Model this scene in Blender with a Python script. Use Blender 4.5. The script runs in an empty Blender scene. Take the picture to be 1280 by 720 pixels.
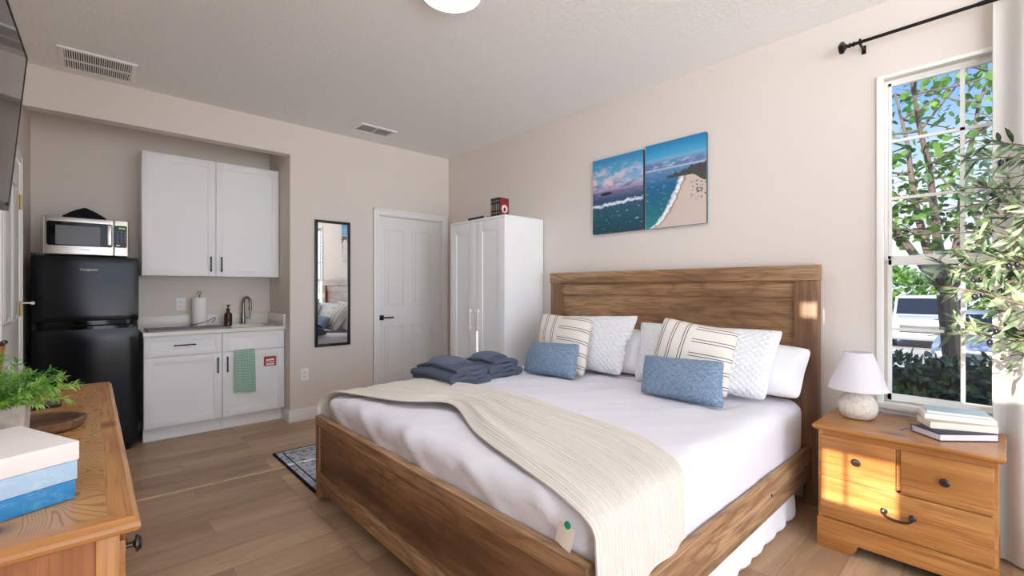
import bpy, bmesh, math, random
from mathutils import Vector, Matrix, noise
R = math.radians
random.seed(7)
SC = bpy.context.scene
COL = SC.collection
V = Vector

# ------------------------------------------------------------------ colour / node helpers
def lin(r, g, b):
    def f(c):
        c /= 255.0
        return c / 12.92 if c <= .04045 else ((c + .055) / 1.055) ** 2.4
    return (f(r), f(g), f(b), 1.0)

class NT:
    def __init__(s, name):
        s.m = bpy.data.materials.new(name); s.m.use_nodes = True
        s.t = s.m.node_tree; s.b = s.t.nodes['Principled BSDF']; s.out = s.t.nodes['Material Output']
    def n(s, k): return s.t.nodes.new(k)
    def put(s, sock, v):
        if isinstance(v, bpy.types.NodeSocket): s.t.links.new(v, sock)
        else: sock.default_value = v
    def math(s, op, a, b=0.0, c=0.0, clamp=False):
        n = s.n('ShaderNodeMath'); n.operation = op; n.use_clamp = clamp
        s.put(n.inputs[0], a); s.put(n.inputs[1], b); s.put(n.inputs[2], c)
        return n.outputs[0]
    def mix(s, f, a, b, mode='MIX'):
        n = s.n('ShaderNodeMix'); n.data_type = 'RGBA'; n.blend_type = mode
        s.put(n.inputs[0], f); s.put(n.inputs[6], a); s.put(n.inputs[7], b)
        return n.outputs[2]
    def coord(s, k='Object'): return s.n('ShaderNodeTexCoord').outputs[k]
    def map(s, v, scale=(1, 1, 1), rot=(0, 0, 0), loc=(0, 0, 0)):
        n = s.n('ShaderNodeMapping'); s.put(n.inputs['Vector'], v)
        n.inputs['Scale'].default_value = scale; n.inputs['Rotation'].default_value = rot
        n.inputs['Location'].default_value = loc
        return n.outputs[0]
    def noise(s, v, scale, detail=3, rough=.55, dist=0.0):
        n = s.n('ShaderNodeTexNoise'); s.put(n.inputs['Vector'], v)
        n.inputs['Scale'].default_value = scale; n.inputs['Detail'].default_value = detail
        n.inputs['Roughness'].default_value = rough; n.inputs['Distortion'].default_value = dist
        return n.outputs['Fac']
    def ramp(s, f, stops, interp='LINEAR'):
        n = s.n('ShaderNodeValToRGB'); s.put(n.inputs[0], f); e = n.color_ramp.elements
        n.color_ramp.interpolation = interp
        while len(e) < len(stops): e.new(.5)
        for k, (p, c) in enumerate(stops):
            e[k].position = p; e[k].color = c if len(c) == 4 else (*c, 1)
        return n.outputs[0]
    def sep(s, v):
        n = s.n('ShaderNodeSeparateXYZ'); s.put(n.inputs[0], v); return n.outputs
    def sstep(s, v, a, b):
        n = s.n('ShaderNodeMapRange'); n.interpolation_type = 'SMOOTHSTEP'
        s.put(n.inputs[0], v); n.inputs[1].default_value = a; n.inputs[2].default_value = b
        return n.outputs[0]
    def bump(s, h, strength=.3, dist=.01):
        n = s.n('ShaderNodeBump'); s.put(n.inputs['Height'], h)
        n.inputs['Strength'].default_value = strength; n.inputs['Distance'].default_value = dist
        s.t.links.new(n.outputs[0], s.b.inputs['Normal'])
    def set(s, **k):
        for a, v in k.items(): s.put(s.b.inputs[a.replace('_', ' ')], v)
        return s.m

def plain(name, c, rough=.5, metal=0.0, spec=.5, bump=None, var=0.0):
    t = NT(name); col = lin(*c)
    if var:
        f = t.noise(t.coord(), 6, 4)
        col = t.mix(f, tuple(x * (1 - var) for x in col[:3]) + (1,), tuple(min(1, x * (1 + var)) for x in col[:3]) + (1,))
    t.set(Base_Color=col, Roughness=rough, Metallic=metal)
    t.b.inputs['Specular IOR Level'].default_value = spec
    if bump: t.bump(t.noise(t.coord(), bump[0], 4), bump[1], bump[2] if len(bump) > 2 else .005)
    return t.m

AXROT = {'X': (.16, 1, 1), 'Y': (1, .16, 1), 'Z': (1, 1, .16)}
AXFINE = {'X': (.03, 1, 1), 'Y': (1, .03, 1), 'Z': (1, 1, .03)}
def wood(name, dark, mid, light, axis='X', sc=5.0, ring=5.0, fine=140, rough=.45, knots=None, amt=.55, off=0.0):
    t = NT(name); o = t.map(t.coord(), loc=(off, off * .7, off * .3))
    a = t.map(o, AXROT[axis])
    n1 = t.noise(a, sc, 2.5, .5, .4)
    r = t.math('PINGPONG', t.math('MULTIPLY', n1, ring), .5)
    r = t.math('MULTIPLY', r, 2.0)
    base = t.ramp(t.noise(a, sc * .45, 3, .6), [(.3, lin(*dark)), (.52, lin(*mid)), (.72, lin(*light))])
    c = t.mix(t.math('MULTIPLY', t.math('POWER', t.math('SUBTRACT', 1.0, r), 2.2), amt), base, lin(*dark))
    f = t.noise(t.map(o, AXFINE[axis]), fine, 3, .6)
    c = t.mix(t.math('MULTIPLY', t.sstep(f, .47, .66), .6), c, lin(*dark))
    f2 = t.noise(t.map(o, AXFINE[axis], loc=(.7, .2, .4)), fine * .22, 3, .6)
    c = t.mix(t.math('MULTIPLY', t.sstep(f2, .44, .68), .42), c, lin(*dark))
    if knots:
        n = t.n('ShaderNodeTexVoronoi'); t.put(n.inputs['Vector'], t.map(o, {'X': (.5, 1, 1), 'Y': (1, .5, 1), 'Z': (1, 1, .5)}[axis]))
        n.inputs['Scale'].default_value = knots[0]
        k = t.math('SUBTRACT', 1.0, t.sstep(n.outputs['Distance'], .10, .26))
        w = t.math('GREATER_THAN', t.sep(n.outputs['Color'])[0], .5)
        c = t.mix(t.math('MULTIPLY', t.math('MULTIPLY', k, w), .75), c, lin(*knots[1]))
    t.set(Base_Color=c, Roughness=rough)
    t.bump(t.math('ADD', f, t.math('MULTIPLY', r, .3)), .12, .002)
    return t.m

def fabric(name, c, c2=None, scale=400, bump=.25, wr=0.0, rough=.9):
    t = NT(name); o = t.coord()
    f = t.noise(o, scale, 2)
    t.set(Base_Color=t.mix(f, lin(*c), lin(*(c2 or c))), Roughness=rough)
    t.b.inputs['Specular IOR Level'].default_value = .2
    h = f
    if wr: h = t.math('ADD', t.math('MULTIPLY', f, .15), t.math('MULTIPLY', t.noise(o, wr, 3, .5, .6), 1.6))
    t.bump(h, bump, .008 if wr else .002)
    return t.m

# ------------------------------------------------------------------ mesh builder
class MB:
    def __init__(s): s.bm = bmesh.new()
    def merge(s, tmp, M=None):
        if M is not None: bmesh.ops.transform(tmp, matrix=M, verts=tmp.verts)
        me = bpy.data.meshes.new('tmp'); tmp.to_mesh(me); tmp.free()
        s.bm.from_mesh(me); bpy.data.meshes.remove(me); return s
    def box(s, x0, x1, y0, y1, z0, z1, bev=0.0, seg=2, M=None):
        b = bmesh.new()
        bmesh.ops.create_cube(b, size=1.0)
        for v in b.verts:
            v.co = V(((x0 + x1) / 2 + v.co.x * (x1 - x0), (y0 + y1) / 2 + v.co.y * (y1 - y0), (z0 + z1) / 2 + v.co.z * (z1 - z0)))
        if bev: bmesh.ops.bevel(b, geom=b.edges[:], offset=bev, segments=seg, profile=.6, affect='EDGES')
        return s.merge(b, M)
    def prism(s, pts, axis, a, b, M=None, bev=0.0):
        t = bmesh.new()
        def mk(p, q, w): return {'X': (w, p, q), 'Y': (p, w, q), 'Z': (p, q, w)}[axis]
        lo = [t.verts.new(mk(p, q, a)) for p, q in pts]; hi = [t.verts.new(mk(p, q, b)) for p, q in pts]
        n = len(pts); t.faces.new(lo); t.faces.new(hi[::-1])
        for i in range(n): t.faces.new((lo[i], hi[i], hi[(i + 1) % n], lo[(i + 1) % n]))
        bmesh.ops.recalc_face_normals(t, faces=t.faces)
        if bev: bmesh.ops.bevel(t, geom=t.edges[:], offset=bev, segments=2, profile=.6, affect='EDGES')
        return s.merge(t, M)
    def lathe(s, prof, c=(0, 0, 0), n=24, M=None, sx=1, sy=1):
        t = bmesh.new(); rings = []
        for r, z in prof:
            if r < 1e-6: rings.append([t.verts.new((0, 0, z))])
            else: rings.append([t.verts.new((r * sx * math.cos(2 * math.pi * k / n), r * sy * math.sin(2 * math.pi * k / n), z)) for k in range(n)])
        for A, B in zip(rings, rings[1:]):
            for k in range(n):
                k2 = (k + 1) % n
                if len(A) == 1 and len(B) == 1: continue
                if len(A) == 1: t.faces.new((A[0], B[k2], B[k]))
                elif len(B) == 1: t.faces.new((A[k], A[k2], B[0]))
                else: t.faces.new((A[k], A[k2], B[k2], B[k]))
        bmesh.ops.recalc_face_normals(t, faces=t.faces)
        T = Matrix.Translation(c)
        return s.merge(t, T @ M if M is not None else T)
    def tube(s, pts, rad, n=10, caps=True):
        t = bmesh.new(); pts = [V(p) for p in pts]; rings = []
        if not isinstance(rad, (list, tuple)): rad = [rad] * len(pts)
        up = None
        for i, p in enumerate(pts):
            d = (pts[min(i + 1, len(pts) - 1)] - pts[max(i - 1, 0)]).normalized()
            if up is None: up = V((0, 0, 1)) if abs(d.z) < .9 else V((1, 0, 0))
            a = d.cross(up).normalized(); up = a.cross(d).normalized()
            rings.append([t.verts.new(p + (a * math.cos(2 * math.pi * k / n) + up * math.sin(2 * math.pi * k / n)) * rad[i]) for k in range(n)])
        for A, B in zip(rings, rings[1:]):
            for k in range(n): t.faces.new((A[k], A[(k + 1) % n], B[(k + 1) % n], B[k]))
        if caps: t.faces.new(rings[0][::-1]); t.faces.new(rings[-1])
        bmesh.ops.recalc_face_normals(t, faces=t.faces)
        return s.merge(t)
    def rbox(s, x0, x1, y0, y1, z0, z1, r, cuts=20, fn=None, M=None):
        b = bmesh.new(); bmesh.ops.create_cube(b, size=1.0)
        bmesh.ops.subdivide_edges(b, edges=b.edges[:], cuts=cuts, use_grid_fill=True)
        C = V(((x0 + x1) / 2, (y0 + y1) / 2, (z0 + z1) / 2)); H = V(((x1 - x0) / 2, (y1 - y0) / 2, (z1 - z0) / 2))
        r = min(r, *H)
        I = H - V((r, r, r))
        for v in b.verts:
            p = V((v.co.x * 2 * H.x, v.co.y * 2 * H.y, v.co.z * 2 * H.z))
            q = V([max(-I[k], min(I[k], p[k])) for k in range(3)])
            d = p - q
            if d.length > 1e-9: p = q + d.normalized() * r
            v.co = C + p
        b.normal_update()
        if fn:
            for v, nrm in [(v, v.normal.copy()) for v in b.verts]: v.co = fn(v.co.copy(), nrm)
        return s.merge(b, M)
    def sheet(s, f, nu, nv, th):
        """surface f(u,v) given a thickness th along its normals, closed at the rim"""
        P = [[V(f(i / nu, j / nv)) for j in range(nv + 1)] for i in range(nu + 1)]
        t = bmesh.new(); top = []; bot = []
        for i in range(nu + 1):
            a = []; c = []
            for j in range(nv + 1):
                du = P[min(i + 1, nu)][j] - P[max(i - 1, 0)][j]; dv = P[i][min(j + 1, nv)] - P[i][max(j - 1, 0)]
                n = du.cross(dv); n = n.normalized() if n.length > 1e-12 else V((0, 0, 1))
                a.append(t.verts.new(P[i][j] + n * th / 2)); c.append(t.verts.new(P[i][j] - n * th / 2))
            top.append(a); bot.append(c)
        uvl = t.loops.layers.uv.new('UVMap')
        def face(q, ij):
            fc = t.faces.new(q)
            for lp, (a, b) in zip(fc.loops, ij): lp[uvl].uv = (a / nu, b / nv)
        for i in range(nu):
            for j in range(nv):
                ij = [(i, j), (i + 1, j), (i + 1, j + 1), (i, j + 1)]
                face([top[a][b] for a, b in ij], ij)
                face([bot[a][b] for a, b in ij[::-1]], ij[::-1])
        rim = [(i, 0) for i in range(nu)] + [(nu, j) for j in range(nv)] + [(i, nv) for i in range(nu, 0, -1)] + [(0, j) for j in range(nv, 0, -1)]
        for k in range(len(rim)):
            a, b = rim[k], rim[(k + 1) % len(rim)]
            face([bot[a[0]][a[1]], bot[b[0]][b[1]], top[b[0]][b[1]], top[a[0]][a[1]]], [a, b, b, a])
        me = bpy.data.meshes.new('tmp'); t.to_mesh(me); t.free(); s.bm.from_mesh(me); bpy.data.meshes.remove(me)
        return s
    def build(s, name, mat, parent=None, smooth=True, ang=35, org=None, recalc=True):
        if recalc: bmesh.ops.recalc_face_normals(s.bm, faces=s.bm.faces)
        me = bpy.data.meshes.new(name); o = bpy.data.objects.new(name, me); COL.objects.link(o)
        off = V(org) if org is not None else V((0, 0, 0))
        if parent is not None:
            p = parent
            off = V((0, 0, 0))
            while p is not None: off = off + p.location; p = p.parent
        bmesh.ops.translate(s.bm, vec=-off, verts=s.bm.verts)
        s.bm.to_mesh(me); s.bm.free()
        if smooth:
            me.polygons.foreach_set('use_smooth', [True] * len(me.polygons)); me.set_sharp_from_angle(angle=R(ang))
        for m in (mat if isinstance(mat, (list, tuple)) else [mat]): me.materials.append(m)
        if parent is not None: o.parent = parent
        elif org is not None: o.location = off
        return o

def raw(name, verts, faces, mat, parent, smooth=False):
    p = parent; off = V((0, 0, 0))
    while p is not None: off = off + p.location; p = p.parent
    me = bpy.data.meshes.new(name); me.from_pydata([V(v) - off for v in verts], [], faces); me.update()
    me.materials.append(mat); o = bpy.data.objects.new(name, me); COL.objects.link(o); o.parent = parent
    if smooth: me.polygons.foreach_set('use_smooth', [True] * len(me.polygons))
    return o

def tag(o, label, cat, group=None, kind=None):
    o['label'] = label; o['category'] = cat
    if group: o['group'] = group
    if kind: o['kind'] = kind
    return o
def thing(name, loc, label, cat, group=None, kind=None):
    o = bpy.data.objects.new(name, None); COL.objects.link(o); o.location = loc
    o.empty_display_size = .05
    return tag(o, label, cat, group, kind)
def struct(name, mb, mat, label=None, **k):
    o = mb.build(name, mat, **k); o['kind'] = 'structure'
    o['label'] = label or name.replace('_', ' '); o['category'] = name.split('_')[0]
    return o
def dup(root, dloc, label=None):
    r = root.copy(); COL.objects.link(r); r.location = root.location + V(dloc)
    if label: r['label'] = label
    for ch in list(root.children):
        c = ch.copy(); COL.objects.link(c); c.parent = r
        for g in list(ch.children):
            d = g.copy(); COL.objects.link(d); d.parent = c
    return r
def text(s, size, M, name, mat, parent):
    cu = bpy.data.curves.new('t', 'FONT'); cu.body = s; cu.size = size; cu.extrude = .0004; cu.align_x = 'CENTER'; cu.align_y = 'CENTER'
    ob = bpy.data.objects.new('t', cu); COL.objects.link(ob); bpy.context.view_layer.update()
    me = bpy.data.meshes.new_from_object(ob.evaluated_get(bpy.context.evaluated_depsgraph_get()))
    bpy.data.objects.remove(ob); me.transform(M)
    p = parent; off = V((0, 0, 0))
    while p is not None: off = off + p.location; p = p.parent
    me.transform(Matrix.Translation(-off)); me.name = name
    me.materials.clear(); me.materials.append(mat)
    o = bpy.data.objects.new(name, me); COL.objects.link(o); o.parent = parent
    return o

# ------------------------------------------------------------------ materials
WALLC = (223, 214, 206)
M_wall = plain('wall_paint', WALLC, .85, spec=.2, bump=(90, .06, .003))
t = NT('ceiling_texture'); o_ = t.coord()
h_ = t.math('ADD', t.sstep(t.noise(o_, 38, 3, .6, .3), .42, .62), t.math('MULTIPLY', t.noise(o_, 150, 2), .4))
M_ceil = t.set(Base_Color=lin(240, 239, 237), Roughness=.95); t.bump(h_, .32, .006)
M_trim = plain('white_trim_paint', (236, 234, 232), .4)
M_door = plain('door_paint', (231, 230, 228), .45)
M_vinyl = plain('window_vinyl', (240, 239, 234), .4)
M_cab = plain('cabinet_white', (236, 237, 238), .4)
M_ward = plain('wardrobe_white', (238, 239, 239), .38)
M_blackmetal = plain('black_metal', (26, 26, 28), .4, .6)
M_black = plain('black_plastic', (16, 16, 18), .35)
M_white = plain('white_plastic', (240, 240, 238), .4)
M_nickel = plain('brushed_nickel', (150, 142, 134), .3, 1.0)
M_brass = plain('brass_hinge', (176, 158, 110), .35, 1.0)
M_chrome = plain('chrome', (210, 210, 212), .15, 1.0)
M_steel = plain('stainless_steel', (196, 190, 184), .3, .9, var=.04)
M_knob = plain('dark_pewter', (78, 72, 68), .3, .9)
M_dark = plain('dark_cavity', (38, 38, 40), .9)
t = NT('fridge_black'); f_ = t.noise(t.map(t.coord(), (1, 1, .35)), 5, 4)
M_fridge = t.set(Base_Color=t.mix(f_, lin(12, 13, 16), lin(22, 23, 27)), Roughness=t.math('ADD', t.math('MULTIPLY', f_, .16), .06)); t.b.inputs['Specular IOR Level'].default_value = .22
M_gloss = plain('black_glass', (10, 10, 12), .06, spec=.2)
M_mirror = plain('mirror_silver', (240, 242, 243), .01, 1.0)
M_counter = plain('quartz_counter', (222, 216, 208), .25, var=.03)
M_gold = plain('gold_metal', (196, 160, 92), .3, 1.0)

t = NT('floor_planks'); o_ = t.coord()
b = t.n('ShaderNodeTexBrick'); t.put(b.inputs['Vector'], t.map(o_, loc=(.31, .05, 0)))
b.offset = .37; b.offset_frequency = 3
for k, v in (('Scale', 1.0), ('Brick Width', 1.22), ('Row Height', .182), ('Mortar Size', .0012), ('Mortar Smooth', .1), ('Bias', 0)): b.inputs[k].default_value = v
b.inputs['Color1'].default_value = (0, 0, 0, 1); b.inputs['Color2'].default_value = (1, 1, 1, 1); b.inputs['Mortar'].default_value = (.5, .5, .5, 1)
rnd = b.outputs['Color']
va = t.n('ShaderNodeVectorMath'); va.operation = 'MULTIPLY_ADD'
t.put(va.inputs[0], rnd); va.inputs[1].default_value = (7.3, 5.1, 3.7); t.put(va.inputs[2], o_)
ov = va.outputs[0]
g1 = t.noise(t.map(ov, (.14, 1, 1)), 7, 4, .6, .5); g2 = t.noise(t.map(ov, (.02, 1, 1)), 160, 3, .6)
ring = t.math('MULTIPLY', t.math('PINGPONG', t.math('MULTIPLY', g1, 7.0), .5), 2.0)
c_ = t.ramp(g1, [(.28, lin(142, 112, 84)), (.5, lin(174, 142, 110)), (.74, lin(194, 164, 132))])
c_ = t.mix(t.math('MULTIPLY', t.math('POWER', t.math('SUBTRACT', 1.0, ring), 2.5), .35), c_, lin(124, 97, 76))
c_ = t.mix(t.math('MULTIPLY', t.sstep(g2, .48, .75), .3), c_, lin(116, 92, 74))
c_ = t.mix(.36, c_, t.mix(rnd, lin(132, 104, 78), lin(208, 180, 148)))
c_ = t.mix(t.math('MULTIPLY', b.outputs['Fac'], .6), c_, lin(84, 66, 52))
M_floor = t.set(Base_Color=c_, Roughness=t.math('ADD', .36, t.math('MULTIPLY', g2, .15)))
t.bump(t.math('SUBTRACT', t.math('MULTIPLY', g2, .3), b.outputs['Fac']), .12, .002)

BED = ((94, 64, 42), (172, 133, 95), (206, 172, 134))
M_bedY = wood('bed_oak_horizontal', *BED, axis='Y', sc=6, ring=10, rough=.5, amt=.5, fine=190)
M_bedY2 = wood('bed_oak_panel', (90, 61, 40), (166, 127, 90), (200, 166, 127), axis='Y', sc=6.5, ring=10, rough=.5, amt=.46, fine=190, off=3.1, knots=(3.4, (92, 60, 38)))
M_bedZ = wood('bed_oak_post', *BED, axis='Z', sc=7, ring=6, rough=.5, off=1.3)
M_bedX = wood('bed_oak_rail', *BED, axis='X', sc=5.5, ring=9, rough=.5, amt=.55, fine=190, off=5)
PINE = ((148, 92, 46), (194, 137, 76), (212, 160, 100))
M_pineY = wood('pine_horizontal', *PINE, axis='Y', sc=6, ring=6, amt=.45, rough=.27, knots=(6.5, (122, 60, 36)), off=.4)
M_pineZ = wood('pine_vertical', *PINE, axis='Z', sc=8, ring=6, amt=.35, rough=.33, off=2)
M_pineX = wood('pine_edge', (164, 108, 58), (202, 146, 84), (216, 166, 104), axis='X', sc=7, ring=5, amt=.3, rough=.33, off=4)
M_pineEnd = wood('pine_end_panel', (140, 86, 50), (176, 116, 72), (196, 138, 90), axis='Z', sc=9, ring=9, amt=.4, rough=.35, off=7)
# swirling burl veneer of the dresser top
t = NT('burl_veneer'); o_ = t.coord()
n1 = t.noise(t.map(o_, (1.25, .8, 1)), 5.2, 1.2, .4, .9)
r_ = t.math('MULTIPLY', t.math('PINGPONG', t.math('MULTIPLY', n1, 24.0), .5), 2.0)
c_ = t.ramp(t.noise(o_, 3.5, 3), [(.3, lin(176, 126, 72)), (.7, lin(206, 158, 100))])
c_ = t.mix(t.math('MULTIPLY', t.math('SUBTRACT', 1.0, t.sstep(r_, .02, .42)), .6), c_, lin(122, 78, 40))
vn = t.n('ShaderNodeTexVoronoi'); t.put(vn.inputs['Vector'], t.map(o_, (1.6, .9, 1))); vn.inputs['Scale'].default_value = 3.1
c_ = t.mix(t.math('MULTIPLY', t.math('SUBTRACT', 1.0, t.sstep(vn.outputs['Distance'], .03, .13)), .7), c_, lin(94, 54, 30))
M_burl = t.set(Base_Color=c_, Roughness=.24)

M_sheet = fabric('white_sheet', (224, 222, 229), (231, 229, 235), 500, .5, wr=6)
M_plainp = fabric('white_cotton', (242, 242, 244), (246, 246, 248), 500, .3, wr=7)
t = NT('quilted_white'); u_ = t.coord('UV')
def diag(a, s_):
    m = t.map(u_, (s_[0], s_[1], 1), (0, 0, a)); m = t.sep(m)[0]
    return t.math('ABSOLUTE', t.math('SINE', t.math('ADD', m, t.math('MULTIPLY', t.noise(u_, 9, 2), 2.2))))
q = t.math('MULTIPLY', diag(.8, (84, 52)), diag(-.8, (84, 52)))
q = t.math('ADD', t.math('POWER', q, .5), t.math('MULTIPLY', t.noise(t.map(u_, (2, 1, 1)), 34, 4), 1.1))
M_quilt = t.set(Base_Color=lin(240, 241, 244), Roughness=.9); t.bump(q, .75, .008); t.b.inputs['Specular IOR Level'].default_value = .2
t = NT('blue_linen'); u_ = t.coord('UV')
wa = t.noise(t.map(u_, (7, 64, 1)), 2.2, 2, .7); wb = t.noise(t.map(u_, (110, 6, 1)), 2.2, 2, .7)
w_ = t.math('MULTIPLY', t.math('ADD', wa, wb), .5)
M_blue = t.set(Base_Color=t.ramp(w_, [(.40, lin(80, 100, 126)), (.5, lin(112, 136, 160)), (.60, lin(164, 182, 200))]), Roughness=.9)
t.bump(w_, .4, .003)
t = NT('striped_linen'); u_ = t.sep(t.coord('UV'))
def band(v, c, w): return t.math('LESS_THAN', t.math('ABSOLUTE', t.math('SUBTRACT', v, c)), w)
acc = 0.0
for c in (.07, .105, .235, .27, .40, .435): acc = t.math('MAXIMUM', acc, band(u_[0], c, .0055))
hz = 0.0
for c in (.1, .14, .3, .34, .5, .54, .7, .74, .9, .94): hz = t.math('MAXIMUM', hz, band(u_[1], c, .0055))
hz = t.math('MULTIPLY', hz, t.math('GREATER_THAN', u_[0], .52))
acc = t.math('MAXIMUM', acc, hz)
nz = t.noise(t.coord('UV'), 300, 2)
M_stripe = t.set(Base_Color=t.mix(acc, t.mix(nz, lin(222, 214, 203), lin(234, 228, 219)), lin(72, 76, 90)), Roughness=.95); t.bump(nz, .3, .002)
t = NT('gauze_throw'); u_ = t.coord('UV')
w1 = t.math('SINE', t.math('ADD', t.math('MULTIPLY', t.sep(u_)[1], 300.0), t.math('MULTIPLY', t.noise(t.map(u_, (6, 30, 1)), 1.5, 2), 9.0)))
w2 = t.noise(t.map(u_, (60, 320, 1)), 1.0, 2)
hh = t.math('ADD', t.math('MULTIPLY', w1, .32), t.math('MULTIPLY', w2, 1.15))
M_gauze = t.set(Base_Color=t.mix(t.sstep(hh, -.2, 1.1), lin(204, 195, 184), lin(236, 229, 220)), Roughness=.95); t.bump(hh, .55, .004)
t.b.inputs['Specular IOR Level'].default_value = .15
M_towel = fabric('blue_terry', (68, 76, 92), (102, 110, 126), 260, .9)
M_towel2 = fabric('blue_terry_light', (84, 94, 112), (118, 128, 144), 260, .9)
t = NT('checked_green'); u_ = t.sep(t.coord('UV'))
ck = t.math('MULTIPLY', t.math('GREATER_THAN', t.math('FRACT', t.math('MULTIPLY', u_[0], 14.0)), .35), 1.0)
cv = t.math('GREATER_THAN', t.math('FRACT', t.math('MULTIPLY', u_[1], 26.0)), .35)
M_check = t.set(Base_Color=t.mix(t.math('MULTIPLY', t.math('ADD', ck, cv), .5), lin(208, 226, 214), lin(110, 162, 134)), Roughness=.95)
t = NT('curtain_linen'); f_ = t.noise(t.map(t.coord(), (1, 1, .2)), 260, 3)
M_curtain = t.set(Base_Color=t.mix(f_, lin(212, 208, 203), lin(226, 223, 219)), Roughness=.95); t.bump(f_, .2, .002)
tr = t.n('ShaderNodeBsdfTranslucent'); tr.inputs[0].default_value = lin(240, 236, 228)
ms = t.n('ShaderNodeMixShader'); ms.inputs[0].default_value = .3
t.t.links.new(t.b.outputs[0], ms.inputs[1]); t.t.links.new(tr.outputs[0], ms.inputs[2]); t.t.links.new(ms.outputs[0], t.out.inputs[0])
def glass(name, tint=(1, 1, 1, 1), refl=.06):
    t = NT(name); g = t.n('ShaderNodeBsdfGlossy'); g.inputs['Roughness'].default_value = .0
    tp = t.n('ShaderNodeBsdfTransparent'); tp.inputs[0].default_value = tint
    lw = t.n('ShaderNodeFresnel'); lw.inputs[0].default_value = 1.45
    m = t.n('ShaderNodeMixShader'); t.t.links.new(t.math('MULTIPLY', lw.outputs[0], refl * 10), m.inputs[0])
    t.t.links.new(tp.outputs[0], m.inputs[1]); t.t.links.new(g.outputs[0], m.inputs[2]); t.t.links.new(m.outputs[0], t.out.inputs[0])
    return t.m
M_glass = glass('window_glass')
def leafmat(name, a, b_, tr_=.35, sc=9):
    t = NT(name); f = t.noise(t.coord(), sc, 2)
    c = t.mix(t.sstep(f, .35, .65), lin(*a), lin(*b_)); t.set(Base_Color=c, Roughness=.45)
    x = t.n('ShaderNodeBsdfTranslucent'); t.put(x.inputs[0], c); m = t.n('ShaderNodeMixShader'); m.inputs[0].default_value = tr_
    t.t.links.new(t.b.outputs[0], m.inputs[1]); t.t.links.new(x.outputs[0], m.inputs[2]); t.t.links.new(m.outputs[0], t.out.inputs[0])
    return t.m
M_olive = leafmat('olive_leaf', (50, 74, 48), (168, 186, 148), .2, 12)
M_fern = leafmat('fern_green', (70, 140, 50), (176, 214, 112), .3, 22)
M_treeleaf = leafmat('tree_leaf', (48, 88, 40), (104, 142, 62), .4, 3)
M_hedge = leafmat('hedge_leaf', (28, 52, 34), (62, 92, 52), .2, 5)
M_bark = plain('tree_bark', (84, 74, 66), .9, bump=(30, .5, .02), var=.25)
M_obark = plain('olive_bark', (112, 98, 78), .9, var=.2)
M_olivefruit = plain('olive_fruit', (34, 30, 42), .25)

# ------------------------------------------------------------------ room constants (camera stands at x=0, y=0)
WX, BY, H, LX, RY = 3.087, 4.457, 2.74, -.344, -4.0
AY, AX = 5.107, 1.339

def holes(mb, plane, a0, a1, z0, z1, w0, w1, rects):
    """wall slab on 'X' (a=y) or 'Y' (a=x) with rectangular holes (a,a,z,z)"""
    A = sorted({a0, a1, *[r[0] for r in rects], *[r[1] for r in rects]}); Z = sorted({z0, z1, *[r[2] for r in rects], *[r[3] for r in rects]})
    for i in range(len(A) - 1):
        run = None
        cells = []
        for j in range(len(Z) - 1):
            ca, cz = (A[i] + A[i + 1]) / 2, (Z[j] + Z[j + 1]) / 2
            solid = not any(r[0] < ca < r[1] and r[2] < cz < r[3] for r in rects)
            if solid: run = [Z[j], Z[j + 1]] if run is None else [run[0], Z[j + 1]]
            if run and (not solid or j == len(Z) - 2): cells.append(run); run = None
        for c in cells:
            if plane == 'X': mb.box(w0, w1, A[i], A[i + 1], *c)
            else: mb.box(A[i], A[i + 1], w0, w1, *c)
    bmesh.ops.remove_doubles(mb.bm, verts=mb.bm.verts, dist=1e-5)
    return mb

# floor / ceiling / walls
struct('floor', MB().box(LX - .11, WX + .11, RY - .11, AY + .11, -.12, 0), M_floor, 'wood plank floor')
struct('ceiling', MB().box(LX - .11, WX + .11, RY - .11, AY + .11, H, H + .12), M_ceil, 'textured white ceiling')
WIN = (-.155, .455, .625, 2.338)
struct('wall_right', holes(MB(), 'X', RY - .11, AY + .11, 0, H, WX, WX + .12, [WIN]), M_wall, 'beige wall behind the headboard')
DX0, DX1, DZ = 2.208, 3.002, 2.0
struct('wall_back', holes(MB(), 'Y', LX, WX, 0, H, BY, BY + .11, [(LX, AX, 0, 2.455), (DX0, DX1, 0, DZ)]), M_wall, 'beige wall with the white door and mirror')
struct('wall_alcove', MB().box(LX, AX + .11, AY, AY + .11, 0, H), M_wall, 'wall at the back of the kitchenette alcove')
struct('wall_alcove_side', MB().box(AX, AX + .11, BY + .11, AY, 0, H), M_wall, 'right side wall of the kitchenette alcove')
SUNH = [(.468, .756, 1.335, 1.625), (.89, .985, 2.335, 2.47), (-.22, .33, 2.0, 2.68)]  # openings out of view, added and shaped to cast the sun patches
D2 = (3.44, 4.28, 0, 2.03)
struct('wall_left', holes(MB(), 'X', RY - .11, AY + .11, 0, H, LX - .11, LX, SUNH + [D2, (-3.6, -.95, .25, 2.5)]), M_wall, 'left wall carrying the television')  # large unseen opening added to bring sky light onto the right wall
struct('wall_rear', holes(MB(), 'Y', LX, WX, 0, H, RY - .11, RY, [(LX + .12, WX - .12, .02, 2.6)]), M_wall, 'wall behind the viewer with wide opening')  # wide opening out of view, added to let sky light in
for k, (a, b_, z0, z1) in enumerate(SUNH):
    m = MB(); e = .008
    for q in ((a - .03, a + e, z0 - .03, z1 + .03), (b_ - e, b_ + .03, z0 - .03, z1 + .03), (a, b_, z0 - .03, z0 + e), (a, b_, z1 - e, z1 + .03)): m.box(LX - .01, LX + .012, q[0], q[1], q[2], q[3])
    if k == 0: m.box(LX - .06, LX - .045, .655, .671, z0, z1)
    struct('window_%d' % (k + 2), m, M_vinyl, 'unseen frame round an opening added to shape the sun patches')

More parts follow.
